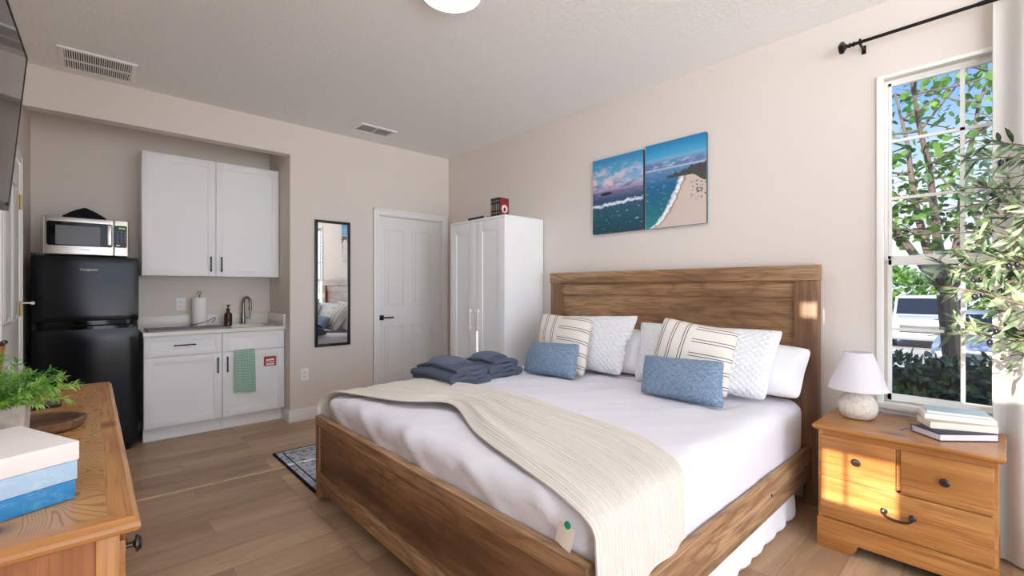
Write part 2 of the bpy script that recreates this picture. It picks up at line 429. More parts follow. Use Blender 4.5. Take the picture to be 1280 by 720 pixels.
# window_1
w = struct('window_1', (lambda m: m)(MB()
    .box(WX - .014, WX + .004, WIN[1] - .005, .480, .578, 2.353, .003)
    .box(WX - .014, WX + .004, -.182, WIN[0] + .005, .578, 2.353, .003)
    .box(WX - .014, WX + .004, WIN[0], WIN[1], 2.333, 2.353, .003)), M_vinyl, 'white framed window with grid panes')
MB().box(WX - .03, WX + .07, WIN[0] - .03, .482, .600, .630, .004).box(WX - .012, WX + .002, WIN[0] - .03, .480, .575, .600, .003).build('window_sill', M_vinyl, w)
def ringbox(m, x0, x1, y0, y1, z0, z1, wd):
    return m.box(x0, x1, y0, y0 + wd, z0, z1).box(x0, x1, y1 - wd, y1, z0, z1).box(x0, x1, y0 + wd, y1 - wd, z0, z0 + wd).box(x0, x1, y0 + wd, y1 - wd, z1 - wd, z1)
ringbox(MB(), WX + .055, WX + .1, WIN[0], WIN[1], WIN[2], WIN[3], .014).build('window_frame', M_vinyl, w)
yL, yR = .440, -.14
m = MB()
m.box(3.147, 3.172, yR, yR + .012, 1.375, 2.324).box(3.147, 3.172, yL - .012, yL, 1.375, 2.324).box(3.147, 3.172, yR, yL, 1.375, 1.403).box(3.147, 3.172, yR, yL, 2.31, 2.324)
m.box(3.155, 3.168, .1485, .1655, 1.4, 2.314)
for z in (1.71, 2.016): m.box(3.155, 3.168, yR, yL, z - .0075, z + .0075)
m.build('upper_sash', M_vinyl, w)
m = MB()
m.box(3.122, 3.147, yR, yR + .016, .64, 1.385).box(3.122, 3.147, yL - .016, yL, .64, 1.385).box(3.122, 3.147, yR, yL, 1.352, 1.385, .003).box(3.122, 3.147, yR, yL, .638, .672)
m.box(3.128, 3.141, .1455, .1625, .67, 1.355).box(3.128, 3.141, yR, yL, 1.008, 1.023)
m.build('lower_sash', M_vinyl, w)
MB().box(3.160, 3.1635, yR + .01, yL - .01, 1.4, 2.315).build('pane', M_glass, w)
MB().box(3.133, 3.1365, yR + .014, yL - .014, .67, 1.356).build('pane', M_glass, w)

# panelled doors
def panel_face(m, a0, a1, z0, z1, put, sign):
    """raised panel: sunk moulding ring and a raised field. put(a0,a1,z0,z1,d0,d1,bev)"""
    put(a0, a1, z0, z1, -.001, .004, .002)
    put(a0 + .012, a1 - .012, z0 + .012, z1 - .012, .002, .0065, .002)
    put(a0 + .034, a1 - .034, z0 + .034, z1 - .034, .004, .012, .007)
def make_door(name, plane, a0, a1, z1, face, panels, mat):
    m = MB()
    if plane == 'Y': m.box(a0, a1, face, face + .035, .008, z1, .002)
    else: m.box(face - .035, face, a0, a1, .008, z1, .002)
    for p in panels:
        # groove built as four thin sloping strips around a raised field
        pa, pb, pz0, pz1 = p
        def put(x0, x1, zz0, zz1, d0, d1, bev):
            if plane == 'Y': m.box(x0, x1, face - d1, face - d0, zz0, zz1, bev)
            else: m.box(face + d0, face + d1, x0, x1, zz0, zz1, bev)
        for (x0, x1, q0, q1) in ((pa, pa + .018, pz0, pz1), (pb - .018, pb, pz0, pz1), (pa, pb, pz0, pz0 + .018), (pa, pb, pz1 - .018, pz1)):
            put(x0, x1, q0, q1, -.002, .006, .005)
        put(pa + .036, pb - .036, pz0 + .036, pz1 - .036, -.002, .007, .006)
    return struct(name, m, mat, 'white panelled door')
d1 = make_door('door_1', 'Y', DX0 + .012, DX1 - .012, DZ - .008, BY + .032,
               [(2.293, 2.525, 1.035, 1.868), (2.625, 2.868, 1.035, 1.868), (2.293, 2.525, .25, .835), (2.625, 2.868, .25, .835)], M_door)
d1['label'] = 'white four panel door beside the tall wardrobe'
m = MB().box(2.226, 2.278, BY + .020, BY + .031, .893, .945, .003)
m.tube([(2.252, BY + .03, .919), (2.252, BY - .018, .919)], .009, 12).box(2.243, 2.372, BY - .024, BY - .012, .911, .927, .003)
m.build('door_handle', M_blackmetal, d1)
def casing(m, a0, a1, z1, wd, put):
    for (x0, x1, q0, q1) in ((a0 - wd, a0, 0, z1 + wd), (a1, a1 + wd, 0, z1 + wd), (a0, a1, z1, z1 + wd)):
        put(x0, x1, q0, q1, .012, .003)
    for (x0, x1, q0, q1) in ((a0 - wd, a0 - wd + .022, 0, z1 + wd), (a1 + wd - .022, a1 + wd, 0, z1 + wd), (a0 - wd, a1 + wd, z1 + wd - .022, z1 + wd)):
        put(x0, x1, q0, q1, .018, .004)
m = MB(); casing(m, DX0, DX1, DZ, .062, lambda x0, x1, z0, z1, d, bv: m.box(x0, x1, BY - d, BY + .002, z0, z1, bv))
m.box(DX0 - .002, DX0 + .010, BY, BY + .1, 0, DZ).box(DX1 - .010, DX1 + .002, BY, BY + .1, 0, DZ).box(DX0, DX1, BY, BY + .1, DZ - .006, DZ + .002)
struct('trim_1', m, M_trim, 'white casing around the back door')
d2 = make_door('door_2', 'X', D2[0] + .01, D2[1] - .006, D2[3] - .01, LX + .004,
               [(3.55, 3.80, 1.03, 1.87), (3.90, 4.15, 1.03, 1.87), (3.55, 3.80, .25, .82), (3.90, 4.15, .25, .82)], M_door)
d2['label'] = 'white panelled door with brass hinges beside the fridge'
for z in (.27, 1.10, 1.78):
    MB().box(LX + .003, LX + .009, 4.235, 4.30, z - .045, z + .045).tube([(LX + .012, 4.276, z - .047), (LX + .012, 4.276, z + .047)], .007, 10).build('hinge', M_brass, d2)
MB().tube([(LX + .014, 4.276, 1.135), (LX + .06, 4.29, 1.135)], .005, 8).lathe([(0, -.012), (.011, -.009), (.012, .004), (0, .012)], (LX + .064, 4.292, 1.135), 12).build('door_stop', M_white, d2)
m = MB(); casing(m, D2[0], D2[1], D2[3], .062, lambda x0, x1, z0, z1, d, bv: m.box(LX - .002, LX + d, x0, x1, z0, z1, bv))
struct('trim_2', m, M_trim, 'white casing around the left door')
# baseboards
def baseb(m, x0, x1, y0, y1, face):
    """face: '-Y' '-X' '+X' side facing the room"""
    for z0, z1, th in ((0, .085, .014), (.078, .108, .0095)):
        if face == '-Y': m.box(x0, x1, y0 - th, y0, z0, z1, .003)
        elif face == '-X': m.box(x0 - th, x0, y0, y1, z0, z1, .003)
        else: m.box(x0, x0 + th, y0, y1, z0, z1, .003)
    return m
m = baseb(baseb(MB(), AX - .013, 2.146, BY, BY, '-Y'), AX, AX, BY - .012, 4.655, '-X')
struct('baseboard_back', m, M_trim, 'white baseboard on the back wall')
m = baseb(baseb(MB(), WX, WX, RY, 2.93, '-X'), WX, WX, 3.72, BY, '-X')
struct('baseboard_right', m, M_trim, 'white baseboard on the right wall')
struct('baseboard_left', baseb(baseb(MB(), LX, LX, RY, 3.37, '+X'), LX, LX, 4.35, 4.6, '+X'), M_trim, 'white baseboard on the left wall')

# ceiling fittings
t_ = thing('ceiling_light', (1.318, 1.879, H), 'round white flush ceiling light, glowing', 'ceiling light')
MB().lathe([(0, 0), (.150, 0), (.152, -.004), (.152, -.050), (.149, -.053), (.143, -.053), (.141, -.048), (.141, -.012), (0, -.012)], (1.318, 1.879, H), 48).build('base', M_white, t_)
te = NT('lamp_diffuser'); te.set(Base_Color=(1, 1, 1, 1), Emission_Color=(.87, .94, 1.06, 1), Emission_Strength=52.0)
MB().lathe([(.1405, -.03), (.1405, -.048), (.134, -.054), (.10, -.061), (.05, -.066), (0, -.068)], (1.318, 1.879, H), 48).build('diffuser', te.m, t_)
def vent(name, x0, x1, y0, y1, label, bars_y, slats_along_y):
    t_ = thing(name, ((x0 + x1) / 2, (y0 + y1) / 2, H), label, 'vent', 'ceiling vents')
    ft = .028
    ringm = MB()
    for q in ((x0, x1, y0, y0 + ft), (x0, x1, y1 - ft, y1), (x0, x0 + ft, y0 + ft, y1 - ft), (x1 - ft, x1, y0 + ft, y1 - ft)): ringm.box(q[0], q[1], q[2], q[3], H - .012, H, .003)
    ringm.build('frame', M_trim, t_)
    MB().box(x0 + ft, x1 - ft, y0 + ft, y1 - ft, H - .0025, H).build('duct_opening', M_dark, t_)
    m = MB()
    if slats_along_y:
        n = 30
        for k in range(n):
            x = x0 + ft + (k + .5) * (x1 - x0 - 2 * ft) / n
            m.box(x - .0028, x + .0028, y0 + ft, y1 - ft, H - .011, H - .003)
        ym = (y0 + y1) / 2; m.box(x0 + ft, x1 - ft, ym - .005, ym + .005, H - .012, H - .003)
    else:
        n = 9
        for k in range(n):
            y = y0 + ft + (k + .5) * (y1 - y0 - 2 * ft) / n
            m.prism([(y - .006, H - .010), (y - .005, H - .011), (y + .007, H - .004), (y + .006, H - .003)], 'X', x0 + ft, x1 - ft)
        xm = (x0 + x1) / 2; m.box(xm - .005, xm + .005, y0 + ft, y1 - ft, H - .0125, H - .003)
    m.build('grille', M_trim, t_)
vent('ceiling_vent', -.158, .232, 3.985, 4.365, 'large white ceiling grille with fine slats above the kitchenette alcove', 1, True)
vent('ceiling_vent', 1.806, 2.168, 3.99, 4.206, 'smaller white ceiling vent near the corner above the door', 1, False)

# outlets
def outlet(x, y, z, label):
    t_ = thing('wall_outlet', (x, y, z), label, 'outlet', 'white wall outlets')
    MB().box(x - .035, x + .035, y - .006, y, z - .057, z + .057, .003).build('cover_plate', M_white, t_)
    for dz in (-.02, .02):
        r = MB().box(x - .0165, x + .0165, y - .0085, y - .004, z + dz - .0135, z + dz + .0135, .004).build('receptacle', M_white, t_)
        MB().box(x - .008, x - .0055, y - .0092, y - .008, z + dz - .002, z + dz + .008).box(x + .0055, x + .008, y - .0092, y - .008, z + dz - .002, z + dz + .008).box(x - .002, x + .002, y - .0092, y - .008, z + dz - .010, z + dz - .006).build('slots', M_dark, r)
outlet(1.465, BY, .425, 'white outlet low on the back wall under the mirror')
outlet(.60, AY, 1.085, 'white outlet above the kitchenette counter beside the paper towels')

# wall mirror
t_ = thing('wall_mirror', (1.727, BY, .672), 'tall narrow wall mirror in a thin black frame', 'mirror')
x0, x1, z0, z1, fw = 1.556, 1.897, .672, 1.881, .026
m = MB()
for q in ((x0, x0 + fw, z0, z1), (x1 - fw, x1, z0, z1), (x0 + fw, x1 - fw, z0, z0 + fw), (x0 + fw, x1 - fw, z1 - fw, z1)): m.box(q[0], q[1], BY - .022, BY, q[2], q[3], .002)
m.build('frame', M_black, t_)
MB().box(x0 + fw - .003, x1 - fw + .003, BY - .012, BY - .003, z0 + fw - .003, z1 - fw + .003).build('mirror_glass', M_mirror, t_)

# ------------------------------------------------------------------ kitchenette
def shaker(m, x0, x1, z0, z1, y, rail=.058, th=.019, rec=.008):
    """flat recessed-panel front facing -Y at y"""
    m.box(x0, x0 + rail, y, y + th, z0, z1, .0015).box(x1 - rail, x1, y, y + th, z0, z1, .0015)
    m.box(x0 + rail - .001, x1 - rail + .001, y, y + th, z0, z0 + rail, .0015).box(x0 + rail - .001, x1 - rail + .001, y, y + th, z1 - rail, z1, .0015)
    m.box(x0 + rail - .002, x1 - rail + .002, y + rec, y + th - .001, z0 + rail - .002, z1 - rail + .002)
    return m
def barpull(x, z, L, y, vert, parent):
    m = MB()
    if vert:
        m.box(x - .005, x + .005, y - .032, y - .022, z - L / 2, z + L / 2, .002)
        for d in (-1, 1): m.box(x - .004, x + .004, y - .024, y + .002, z + d * (L / 2 - .012) - .004, z + d * (L / 2 - .012) + .004)
    else:
        m.box(x - L / 2, x + L / 2, y - .032, y - .022, z - .005, z + .005, .002)
        for d in (-1, 1): m.box(x + d * (L / 2 - .012) - .004, x + d * (L / 2 - .012) + .004, y - .024, y + .002, z - .004, z + .004)
    return m.build('handle', M_blackmetal, parent)
FY = 4.598
def base_cab(x0, x1, label, hx, pull):
    t_ = thing('base_cabinet', ((x0 + x1) / 2, 4.85, 0), label, 'cabinet', 'kitchenette base cabinets')
    MB().box(x0, x1, FY + .021, AY - .012, .11, .848).build('body', M_cab, t_)
    MB().box(x0, x1, 4.665, 4.68, .0, .11).box(x0, x1, 4.68, AY - .012, .09, .11).build('toe_kick', M_cab, t_)
    d = shaker(MB(), x0 + .002, x1 - .002, .116, .674, FY).build('door', M_cab, t_)
    barpull(hx, .572, .135, FY, True, d)
    d = shaker(MB(), x0 + .002, x1 - .002, .679, .846, FY, .045).build('drawer_front', M_cab, t_)
    if pull: barpull((x0 + x1) / 2, .765, .150, FY, False, d)
    return t_
base_cab(.302, .832, 'white base cabinet with drawer and black pulls, next to the fridge', .798, True)
base_cab(.834, 1.334, 'white base cabinet under the sink with the green towel on its door', .869, False)
t_ = thing('countertop', (.82, 4.85, .85), 'pale stone kitchenette countertop with low backsplash', 'countertop')
SB = (.93, 1.27, 4.70, 4.985)
m = MB()
holes_ = holes  # top slab with a sink cut-out, as cells
for (a, b_, c, d) in ((.297, SB[0], 4.568, AY - .002), (SB[1], AX - .002, 4.568, AY - .002), (SB[0], SB[1], 4.568, SB[2]), (SB[0], SB[1], SB[3], AY - .002)): m.box(a, b_, c, d, .85, .88)
bmesh.ops.remove_doubles(m.bm, verts=m.bm.verts, dist=1e-5)
m.build('slab', M_counter, t_)
MB().box(.297, AX - .022, AY - .022, AY - .002, .88, .985, .002).build('backsplash', M_counter, t_)
MB().box(AX - .022, AX - .002, 4.572, AY - .002, .88, .985, .002).build('side_splash', M_counter, t_)
t_ = thing('kitchen_sink', (1.1, 4.84, .73), 'small stainless steel sink set into the pale countertop', 'sink')
m = MB(); a, b_, c, d = SB
m.box(a - .012, b_ + .012, c - .012, c + .004, .88, .8835, .001).box(a - .012, b_ + .012, d - .004, d + .012, .88, .8835, .001).box(a - .012, a + .004, c, d, .88, .8835, .001).box(b_ - .004, b_ + .012, c, d, .88, .8835, .001)
m.build('rim', M_steel, t_)
MB().box(a + .001, a + .006, c + .001, d - .001, .74, .881).box(b_ - .006, b_ - .001, c + .001, d - .001, .74, .881).box(a + .001, b_ - .001, c + .001, c + .006, .74, .881).box(a + .001, b_ - .001, d - .006, d - .001, .74, .881).box(a + .001, b_ - .001, c + .001, d - .001, .735, .742).build('basin', M_steel, t_)
t_ = thing('faucet', (1.085, 5.03, .88), 'brushed nickel gooseneck faucet behind the small sink', 'faucet')
fx, fy = 1.085, 5.03
MB().lathe([(0, .88), (.024, .88), (.024, .888), (.019, .892), (.018, .985), (.0125, .99), (0, .99)], (fx, fy, 0), 20).build('body', M_nickel, t_)
arc = [(fx, fy, .985), (fx, fy, 1.085)] + [(fx + .052 * .35 * (1 - math.cos(a)), fy - .052 * (1 - math.cos(a)), 1.085 + .058 * math.sin(a)) for a in [math.pi * k / 10 for k in range(1, 11)]] + [(fx + .0364, fy - .104, 1.05)]
MB().tube(arc, .0135, 12).build('spout', M_nickel, t_)
MB().tube([arc[-1], (fx + .0364, fy - .104, 1.02)], .0155, 12).build('spray_head', M_nickel, t_)
MB().tube([(fx + .01, fy - .004, .945), (fx + .065, fy - .01, .945)], .009, 12).tube([(fx + .055, fy - .01, .945), (fx + .058, fy - .012, 1.015)], .006, 10).build('lever', M_nickel, t_)
# soap dispenser
t_ = thing('soap_bottle', (.938, 4.925, .88), 'amber brown soap pump bottle beside the faucet', 'soap bottle')
c_ = (.938, 4.925, .88)
MB().lathe([(0, 0), (.03, 0), (.033, .004), (.033, .10), (.028, .118), (.014, .128), (.013, .142), (0, .142)], c_, 24).build('bottle', plain('amber_glass', (70, 28, 14), .1), t_)
MB().lathe([(0, .14), (.0165, .14), (.0165, .158), (.007, .162), (.005, .185), (0, .185)], c_, 18).box(c_[0] - .012, c_[0] + .012, c_[1] - .045, c_[1] + .012, c_[2] + .183, c_[2] + .197, .004).build('pump', M_black, t_)
MB().lathe([(.0336, .03), (.0338, .031), (.0338, .086), (.0336, .087)], c_, 24).build('label_band', plain('dark_label', (44, 24, 20), .5), t_)
# paper towels
hx_, hy_ = .725, 4.985
t_ = thing('paper_towel_holder', (hx_, hy_, .88), 'dark wire paper towel holder with round base on the counter', 'paper towel holder')
MB().lathe([(0, 0), (.074, 0), (.074, .006), (.068, .009), (0, .009)], (hx_, hy_, .88), 32).build('base', M_nickel, t_)
MB().tube([(hx_, hy_, .888), (hx_, hy_, 1.175)], .0055, 10).tube([(hx_ + .014 * math.sin(a), hy_, 1.187 - .014 * math.cos(a)) for a in [math.pi * 2 * k / 14 for k in range(13)]], .0035, 8).build('post', M_nickel, t_)
MB().tube([(hx_ + .074 * math.cos(a) * 1.0, hy_ + .074 * math.sin(a), .897 + .004 * k) for k, a in enumerate([R(-160 + 14 * q) for q in range(9)])] + [(hx_ + .09, hy_ - .06, .955), (hx_ + .11, hy_ - .05, .962), (hx_ + .115, hy_ - .03, .94), (hx_ + .09, hy_ - .02, .915)], .0028, 8).build('tension_arm', M_blackmetal, t_)
m = MB().lathe([(.02, 0), (.056, 0), (.0585, .004), (.0585, .251), (.056, .255), (.02, .255), (.02, 0)], (hx_, hy_, .8895), 40)
tag(m.build('paper_towel_roll', fabric('paper_towel', (240, 238, 234), (250, 249, 246), 120, .5), org=(hx_, hy_, .8895)), 'white paper towel roll standing on its counter holder', 'paper towels')
# drying mat
def matf(u, v):
    x = .33 + u * .545; y = 4.60 + v * .38
    return (x, y, .8855 + .0015 * math.sin(x * 60) * math.sin(y * 50) + .004 * max(0, .06 - u) / .06)
tag(MB().sheet(matf, 30, 20, .008).build('drying_mat', fabric('grey_mat', (138, 146, 150), (176, 182, 184), 90, .9), org=(.60, 4.79, .881)), 'grey dish drying mat lying flat on the counter', 'mat')
# wall cabinet
t_ = thing('wall_cabinet', (.82, 4.94, 1.335), 'white two door wall cabinet over the kitchenette counter', 'cabinet')
UY = 4.775
MB().box(.302, 1.334, UY + .02, AY - .001, 1.335, 2.355).build('body', M_cab, t_)
for (a, b_, hx) in ((.303, .814, .776), (.818, 1.333, .856)):
    d = shaker(MB(), a, b_, 1.336, 2.354, UY).build('door', M_cab, t_)
    barpull(hx, 1.442, .135, UY, True, d)
# dish towel
def dtf(u, v):
    x = .922 + u * .158; s = v * .38
    wob = .005 * math.sin(u * 14 + 1) * min(1, v * 2)
    if s < .022: a = s / .022 * math.pi * .5; return (x, 4.6 - .0 + .012 * math.cos(a) - .012 , .677 + .012 * math.sin(a))
    return (x + .008 * v * (u - .3), 4.582 + wob, .689 - (s - .022) - .012 * u * v)
def dtf(u, v):
    x = .922 + u * .158; L = v * .37
    z = .690 - L - .014 * u * v + (.006 if u < .3 else 0) * v
    y = 4.592 - .012 * min(1, v * 8) - .006 * math.sin(u * 13 + 1.2) * min(1, v * 1.5)
    return (x + .010 * v * (u - .2), y, z)
tag(MB().sheet(dtf, 24, 40, .005).build('dish_towel', M_check, org=(1.0, 4.585, .68)), 'green checked dish towel hanging on the right cabinet door', 'towel')
# red notice on the cabinet door
t_ = thing('door_sign', (1.21, 4.597, .565), 'small red sign with white lines stuck on the cabinet door', 'sign')
m = MB(); pts = []
x0, x1, z0, z1 = 1.160, 1.262, .513, .610
n = 9
for k in range(n + 1): pts.append((x0 + (x1 - x0) * k / n, z1 + (.0 if k % 2 else -.010)))
for k in range(n + 1): pts.append((x1 + (.004 if k % 2 else -.003), z1 - .010 - (z1 - z0 - .020) * (k + .5) / (n + 1)))
for k in range(n + 1): pts.append((x1 - (x1 - x0) * k / n, z0 + (.0 if k % 2 else .010)))
for k in range(n + 1): pts.append((x0 - (.004 if k % 2 else -.003), z0 + .010 + (z1 - z0 - .020) * (k + .5) / (n + 1)))
M_red = plain('sign_red', (168, 34, 40), .6)
m.prism(pts, 'Y', 4.6028, 4.6055).build('backing', M_red, t_, smooth=False)
m = MB()
m.prism([(1.176, .580), (1.243, .586), (1.246, .568), (1.176, .564)], 'Y', 4.601, 4.6033)
m.prism([(1.172, .557), (1.252, .560), (1.252, .554), (1.172, .550)], 'Y', 4.601, 4.6033)
m.prism([(1.176, .541), (1.246, .544), (1.248, .528), (1.176, .526)], 'Y', 4.601, 4.6033)
m.build('white_lines', plain('sign_white', (240, 226, 224), .6), t_, smooth=False)

# ------------------------------------------------------------------ fridge and microwave
t_ = thing('refrigerator', (-.02, 4.81, 0), 'black top freezer refrigerator in the alcove corner', 'refrigerator')
FX0, FX1, FF = -.306, .268, 4.52
MB().box(FX0 + .004, FX1 - .004, FF + .065, 5.085, .03, 1.452, .006).build('body', plain('fridge_side', (22, 22, 25), .35), t_)
def fdoor(z0, z1):
    def f(p, n):
        k = (p.x - FX0) / (FX1 - FX0) * 2 - 1
        if n.y < -.5: p.y += .008 * k * k
        return p
    return MB().rbox(FX0, FX1, FF, FF + .062, z0, z1, .012, 16, f).build('door', M_fridge, t_)
dt = fdoor(.985, 1.460); db = fdoor(.055, .945)
text('Hotpoint', .026, Matrix.Translation((-.012, FF - .0012, 1.365)) @ Matrix.Rotation(R(90), 4, 'X'), 'logo', plain('logo_silver', (214, 214, 216), .4), dt)
# curved grip between the doors
def grip(z0, z1, dep):
    a = []
    for k in range(25):
        u = k / 24; x = FX0 + .03 + u * (FX1 - FX0 - .06)
        a.append((x, FF - dep * math.sin(math.pi * u) ** .6))
    return a + [(FX1 - .03, FF + .02), (FX0 + .03, FF + .02)]
MB().prism(grip(0, 0, .022), 'Z', .966, .994, bev=0).build('grip', M_gloss, dt)
MB().prism(grip(0, 0, .016), 'Z', .932, .955, bev=0).build('grip', M_gloss, db)
MB().box(FX0 + .01, FX1 - .01, FF + .03, 5.05, .93, 1.0).build('gasket', M_dark, t_)
MB().box(FX0, FX0 + .07, FF + .005, FF + .075, 1.458, 1.474, .005).build('hinge_cover', M_black, t_)
for x in (FX0 + .06, FX1 - .06):
    for y in (FF + .06, 5.03): MB().lathe([(0, 0), (.018, 0), (.018, .03), (.009, .032), (.009, .05), (0, .05)], (x, y, 0), 14).build('foot', M_black, t_)

MX0, MX1, MF, MZ = -.248, .214, 4.552, 1.474
t_ = thing('microwave', ((MX0 + MX1) / 2, 4.73, 1.46), 'stainless steel microwave with black window on top of the fridge', 'microwave')
MB().box(MX0 + .004, MX1 - .004, MF + .03, 4.90, MZ + .004, MZ + .262, .006).build('body', plain('microwave_case', (168, 164, 160), .4, .6), t_)
def mf(p, n):
    k = (p.x - MX0) / (MX1 - MX0) * 2 - 1
    if n.y < -.3: p.y += .014 * abs(k) ** 3
    return p
xs = MX0 + .372
MB().rbox(MX0, xs - .001, MF, MF + .032, MZ, MZ + .265, .006, 18, mf).build('door', M_steel, t_)
MB().rbox(xs + .001, MX1, MF, MF + .032, MZ, MZ + .265, .006, 12, mf).build('panel_surround', M_steel, t_)
def rrect(x0, x1, z0, z1, r, n=5):
    o = []
    for cx, cz, a0 in ((x1 - r, z1 - r, 0), (x0 + r, z1 - r, 90), (x0 + r, z0 + r, 180), (x1 - r, z0 + r, 270)):
        for k in range(n + 1): a = R(a0 + 90 * k / n); o.append((cx + r * math.cos(a), cz + r * math.sin(a)))
    return o
door = [c for c in t_.children if c.name.startswith('door')][0]
MB().prism(rrect(MX0 + .018, xs - .006, MZ + .060, MZ + .232, .014), 'Y', MF - .003, MF + .006).build('window', M_gloss, door)
MB().prism(rrect(MX0 + .062, xs - .075, MZ + .068, MZ + .205, .004), 'Y', MF - .0045, MF - .002).build('window_mesh', plain('microwave_mesh', (98, 98, 100), .35), door)
MB().box(xs - .036, xs - .013, MF - .026, MF - .014, MZ + .075, MZ + .222, .003).box(xs - .03, xs - .019, MF - .016, MF, MZ + .085, MZ + .10).box(xs - .03, xs - .019, MF - .016, MF, MZ + .20, MZ + .215).build('handle', M_steel, door)
text('TOSHIBA', .0135, Matrix.Translation((MX0 + .215, MF - .0006, MZ + .035)) @ Matrix.Rotation(R(90), 4, 'X'), 'logo', M_dark, door)
pn = MB().prism(rrect(xs + .003, MX1 - .014, MZ + .062, MZ + .228, .010), 'Y', MF - .003, MF + .012).build('control_panel', M_gloss, t_)
te = NT('display_green'); te.set(Base_Color=(.05, .09, .02, 1), Emission_Color=(.45, .75, .08, 1), Emission_Strength=.9)
text('88:88', .017, Matrix.Translation((xs + .047, MF - .0036, MZ + .207)) @ Matrix.Rotation(R(90), 4, 'X'), 'clock_display', te.m, pn)
m = MB()
for r_ in range(7):
    for c in range(3): m.box(xs + .018 + c * .022, xs + .028 + c * .022, MF - .004, MF - .0028, MZ + .098 + r_ * .0135, MZ + .102 + r_ * .0135)
m.build('keypad', plain('key_grey', (140, 146, 158), .5), pn)
MB().box(xs + .05, xs + .072, MF - .0045, MF - .0028, MZ + .074, MZ + .083).build('stop_button', M_red, pn)
MB().box(xs + .014, xs + .036, MF - .0045, MF - .0028, MZ + .074, MZ + .083).build('start_button', M_white, pn)
for x in (MX0 + .05, MX1 - .05):
    for y in (MF + .06, 4.86): MB().lathe([(0, 0), (.014, 0), (.012, .018), (0, .018)], (x, y, 1.46), 12).build('foot', M_black, t_)
# folded black cloth bag on the microwave
def bagf(p, n):
    u = (p.x + .035) / .125
    k = max(0, 1 - abs(u) ** 1.3)
    h = (p.z - 1.739) / .09
    p.z = 1.739 + h * (.012 + .074 * k) + .003 * noise.noise(p * 40)
    p.y += .010 * noise.noise(p * 25)
    return p
tag(MB().rbox(-.155, .085, 4.62, 4.80, 1.739, 1.829, .008, 24, bagf).build('cloth_bag', fabric('black_cloth', (14, 14, 18), (26, 26, 32), 300, .5), org=(-.035, 4.71, 1.739)), 'black fabric bag slumped in a peak on the microwave', 'bag')

# ------------------------------------------------------------------ wardrobe with books
t_ = thing('wardrobe', (2.84, 3.32, 0), 'tall white two door wardrobe in the corner beside the bed', 'wardrobe')
WY0, WY1, WFX, WZ = 2.918, 3.725, 2.60, 1.862
MB().box(WFX + .02, 3.075, WY0, WY0 + .018, 0, WZ - .02).box(WFX + .02, 3.075, WY1 - .018, WY1, 0, WZ - .02).box(3.06, 3.07, WY0 + .018, WY1 - .018, 0.05, WZ - .02).box(WFX + .03, 3.06, WY0 + .018, WY1 - .018, .06, .078).box(WFX + .0205, 3.06, 3.312, 3.331, .078, WZ - .02).box(WFX + .045, WFX + .06, WY0 + .018, WY1 - .018, 0, .06).build('carcass', M_ward, t_)  # centre divider added behind the door gap to keep light out
MB().box(WFX, 3.076, WY0 - .001, WY1 + .001, WZ - .020, WZ, .0015).build('top_panel', M_ward, t_)
def wdoor(y0, y1, hy):
    m = MB(); z0, z1 = .062, WZ - .023; fr = .098
    m.box(WFX, WFX + .018, y0, y0 + fr, z0, z1, .001).box(WFX, WFX + .018, y1 - fr, y1, z0, z1, .001).box(WFX, WFX + .018, y0 + fr - .001, y1 - fr + .001, z0, z0 + fr, .001).box(WFX, WFX + .018, y0 + fr - .001, y1 - fr + .001, z1 - fr, z1, .001)
    m.box(WFX + .008, WFX + .016, y0 + fr - .002, y1 - fr + .002, z0 + fr - .002, z1 - fr + .002)
    d = m.build('door', M_ward, t_)
    MB().box(WFX - .026, WFX - .016, hy - .014, hy + .014, .845, 1.042, .004).box(WFX - .018, WFX + .001, hy - .006, hy + .006, .86, .872).box(WFX - .018, WFX + .001, hy - .006, hy + .006, 1.015, 1.027).build('handle', M_white, d)
wdoor(WY0 + .002, 3.3205, 3.275); wdoor(3.3225, WY1 - .002, 3.385)

M_page = plain('book_pages', (226, 218, 204), .9)
def book(name, L, W, T, M, cover, label, group, pages=None, hard=True):
    """closed book: local x spine->fore edge (W), y height (L), z thickness (T), spine at x=0, placed by M"""
    loc = M.to_translation()
    t_ = thing(name, loc, label, 'book', group)
    c = .0028 if hard else .0012; o = .003 if hard else .0
    MB().box(0, W, 0, L, 0, c, .0006, M=M).box(0, W, 0, L, T - c, T, .0006, M=M).box(0, c, 0, L, c * .5, T - c * .5, M=M).build('cover', cover, t_)
    MB().box(c, W - o, o, L - o, c - .0002, T - c + .0002, M=M).build('pages', pages or M_page, t_)
    return t_
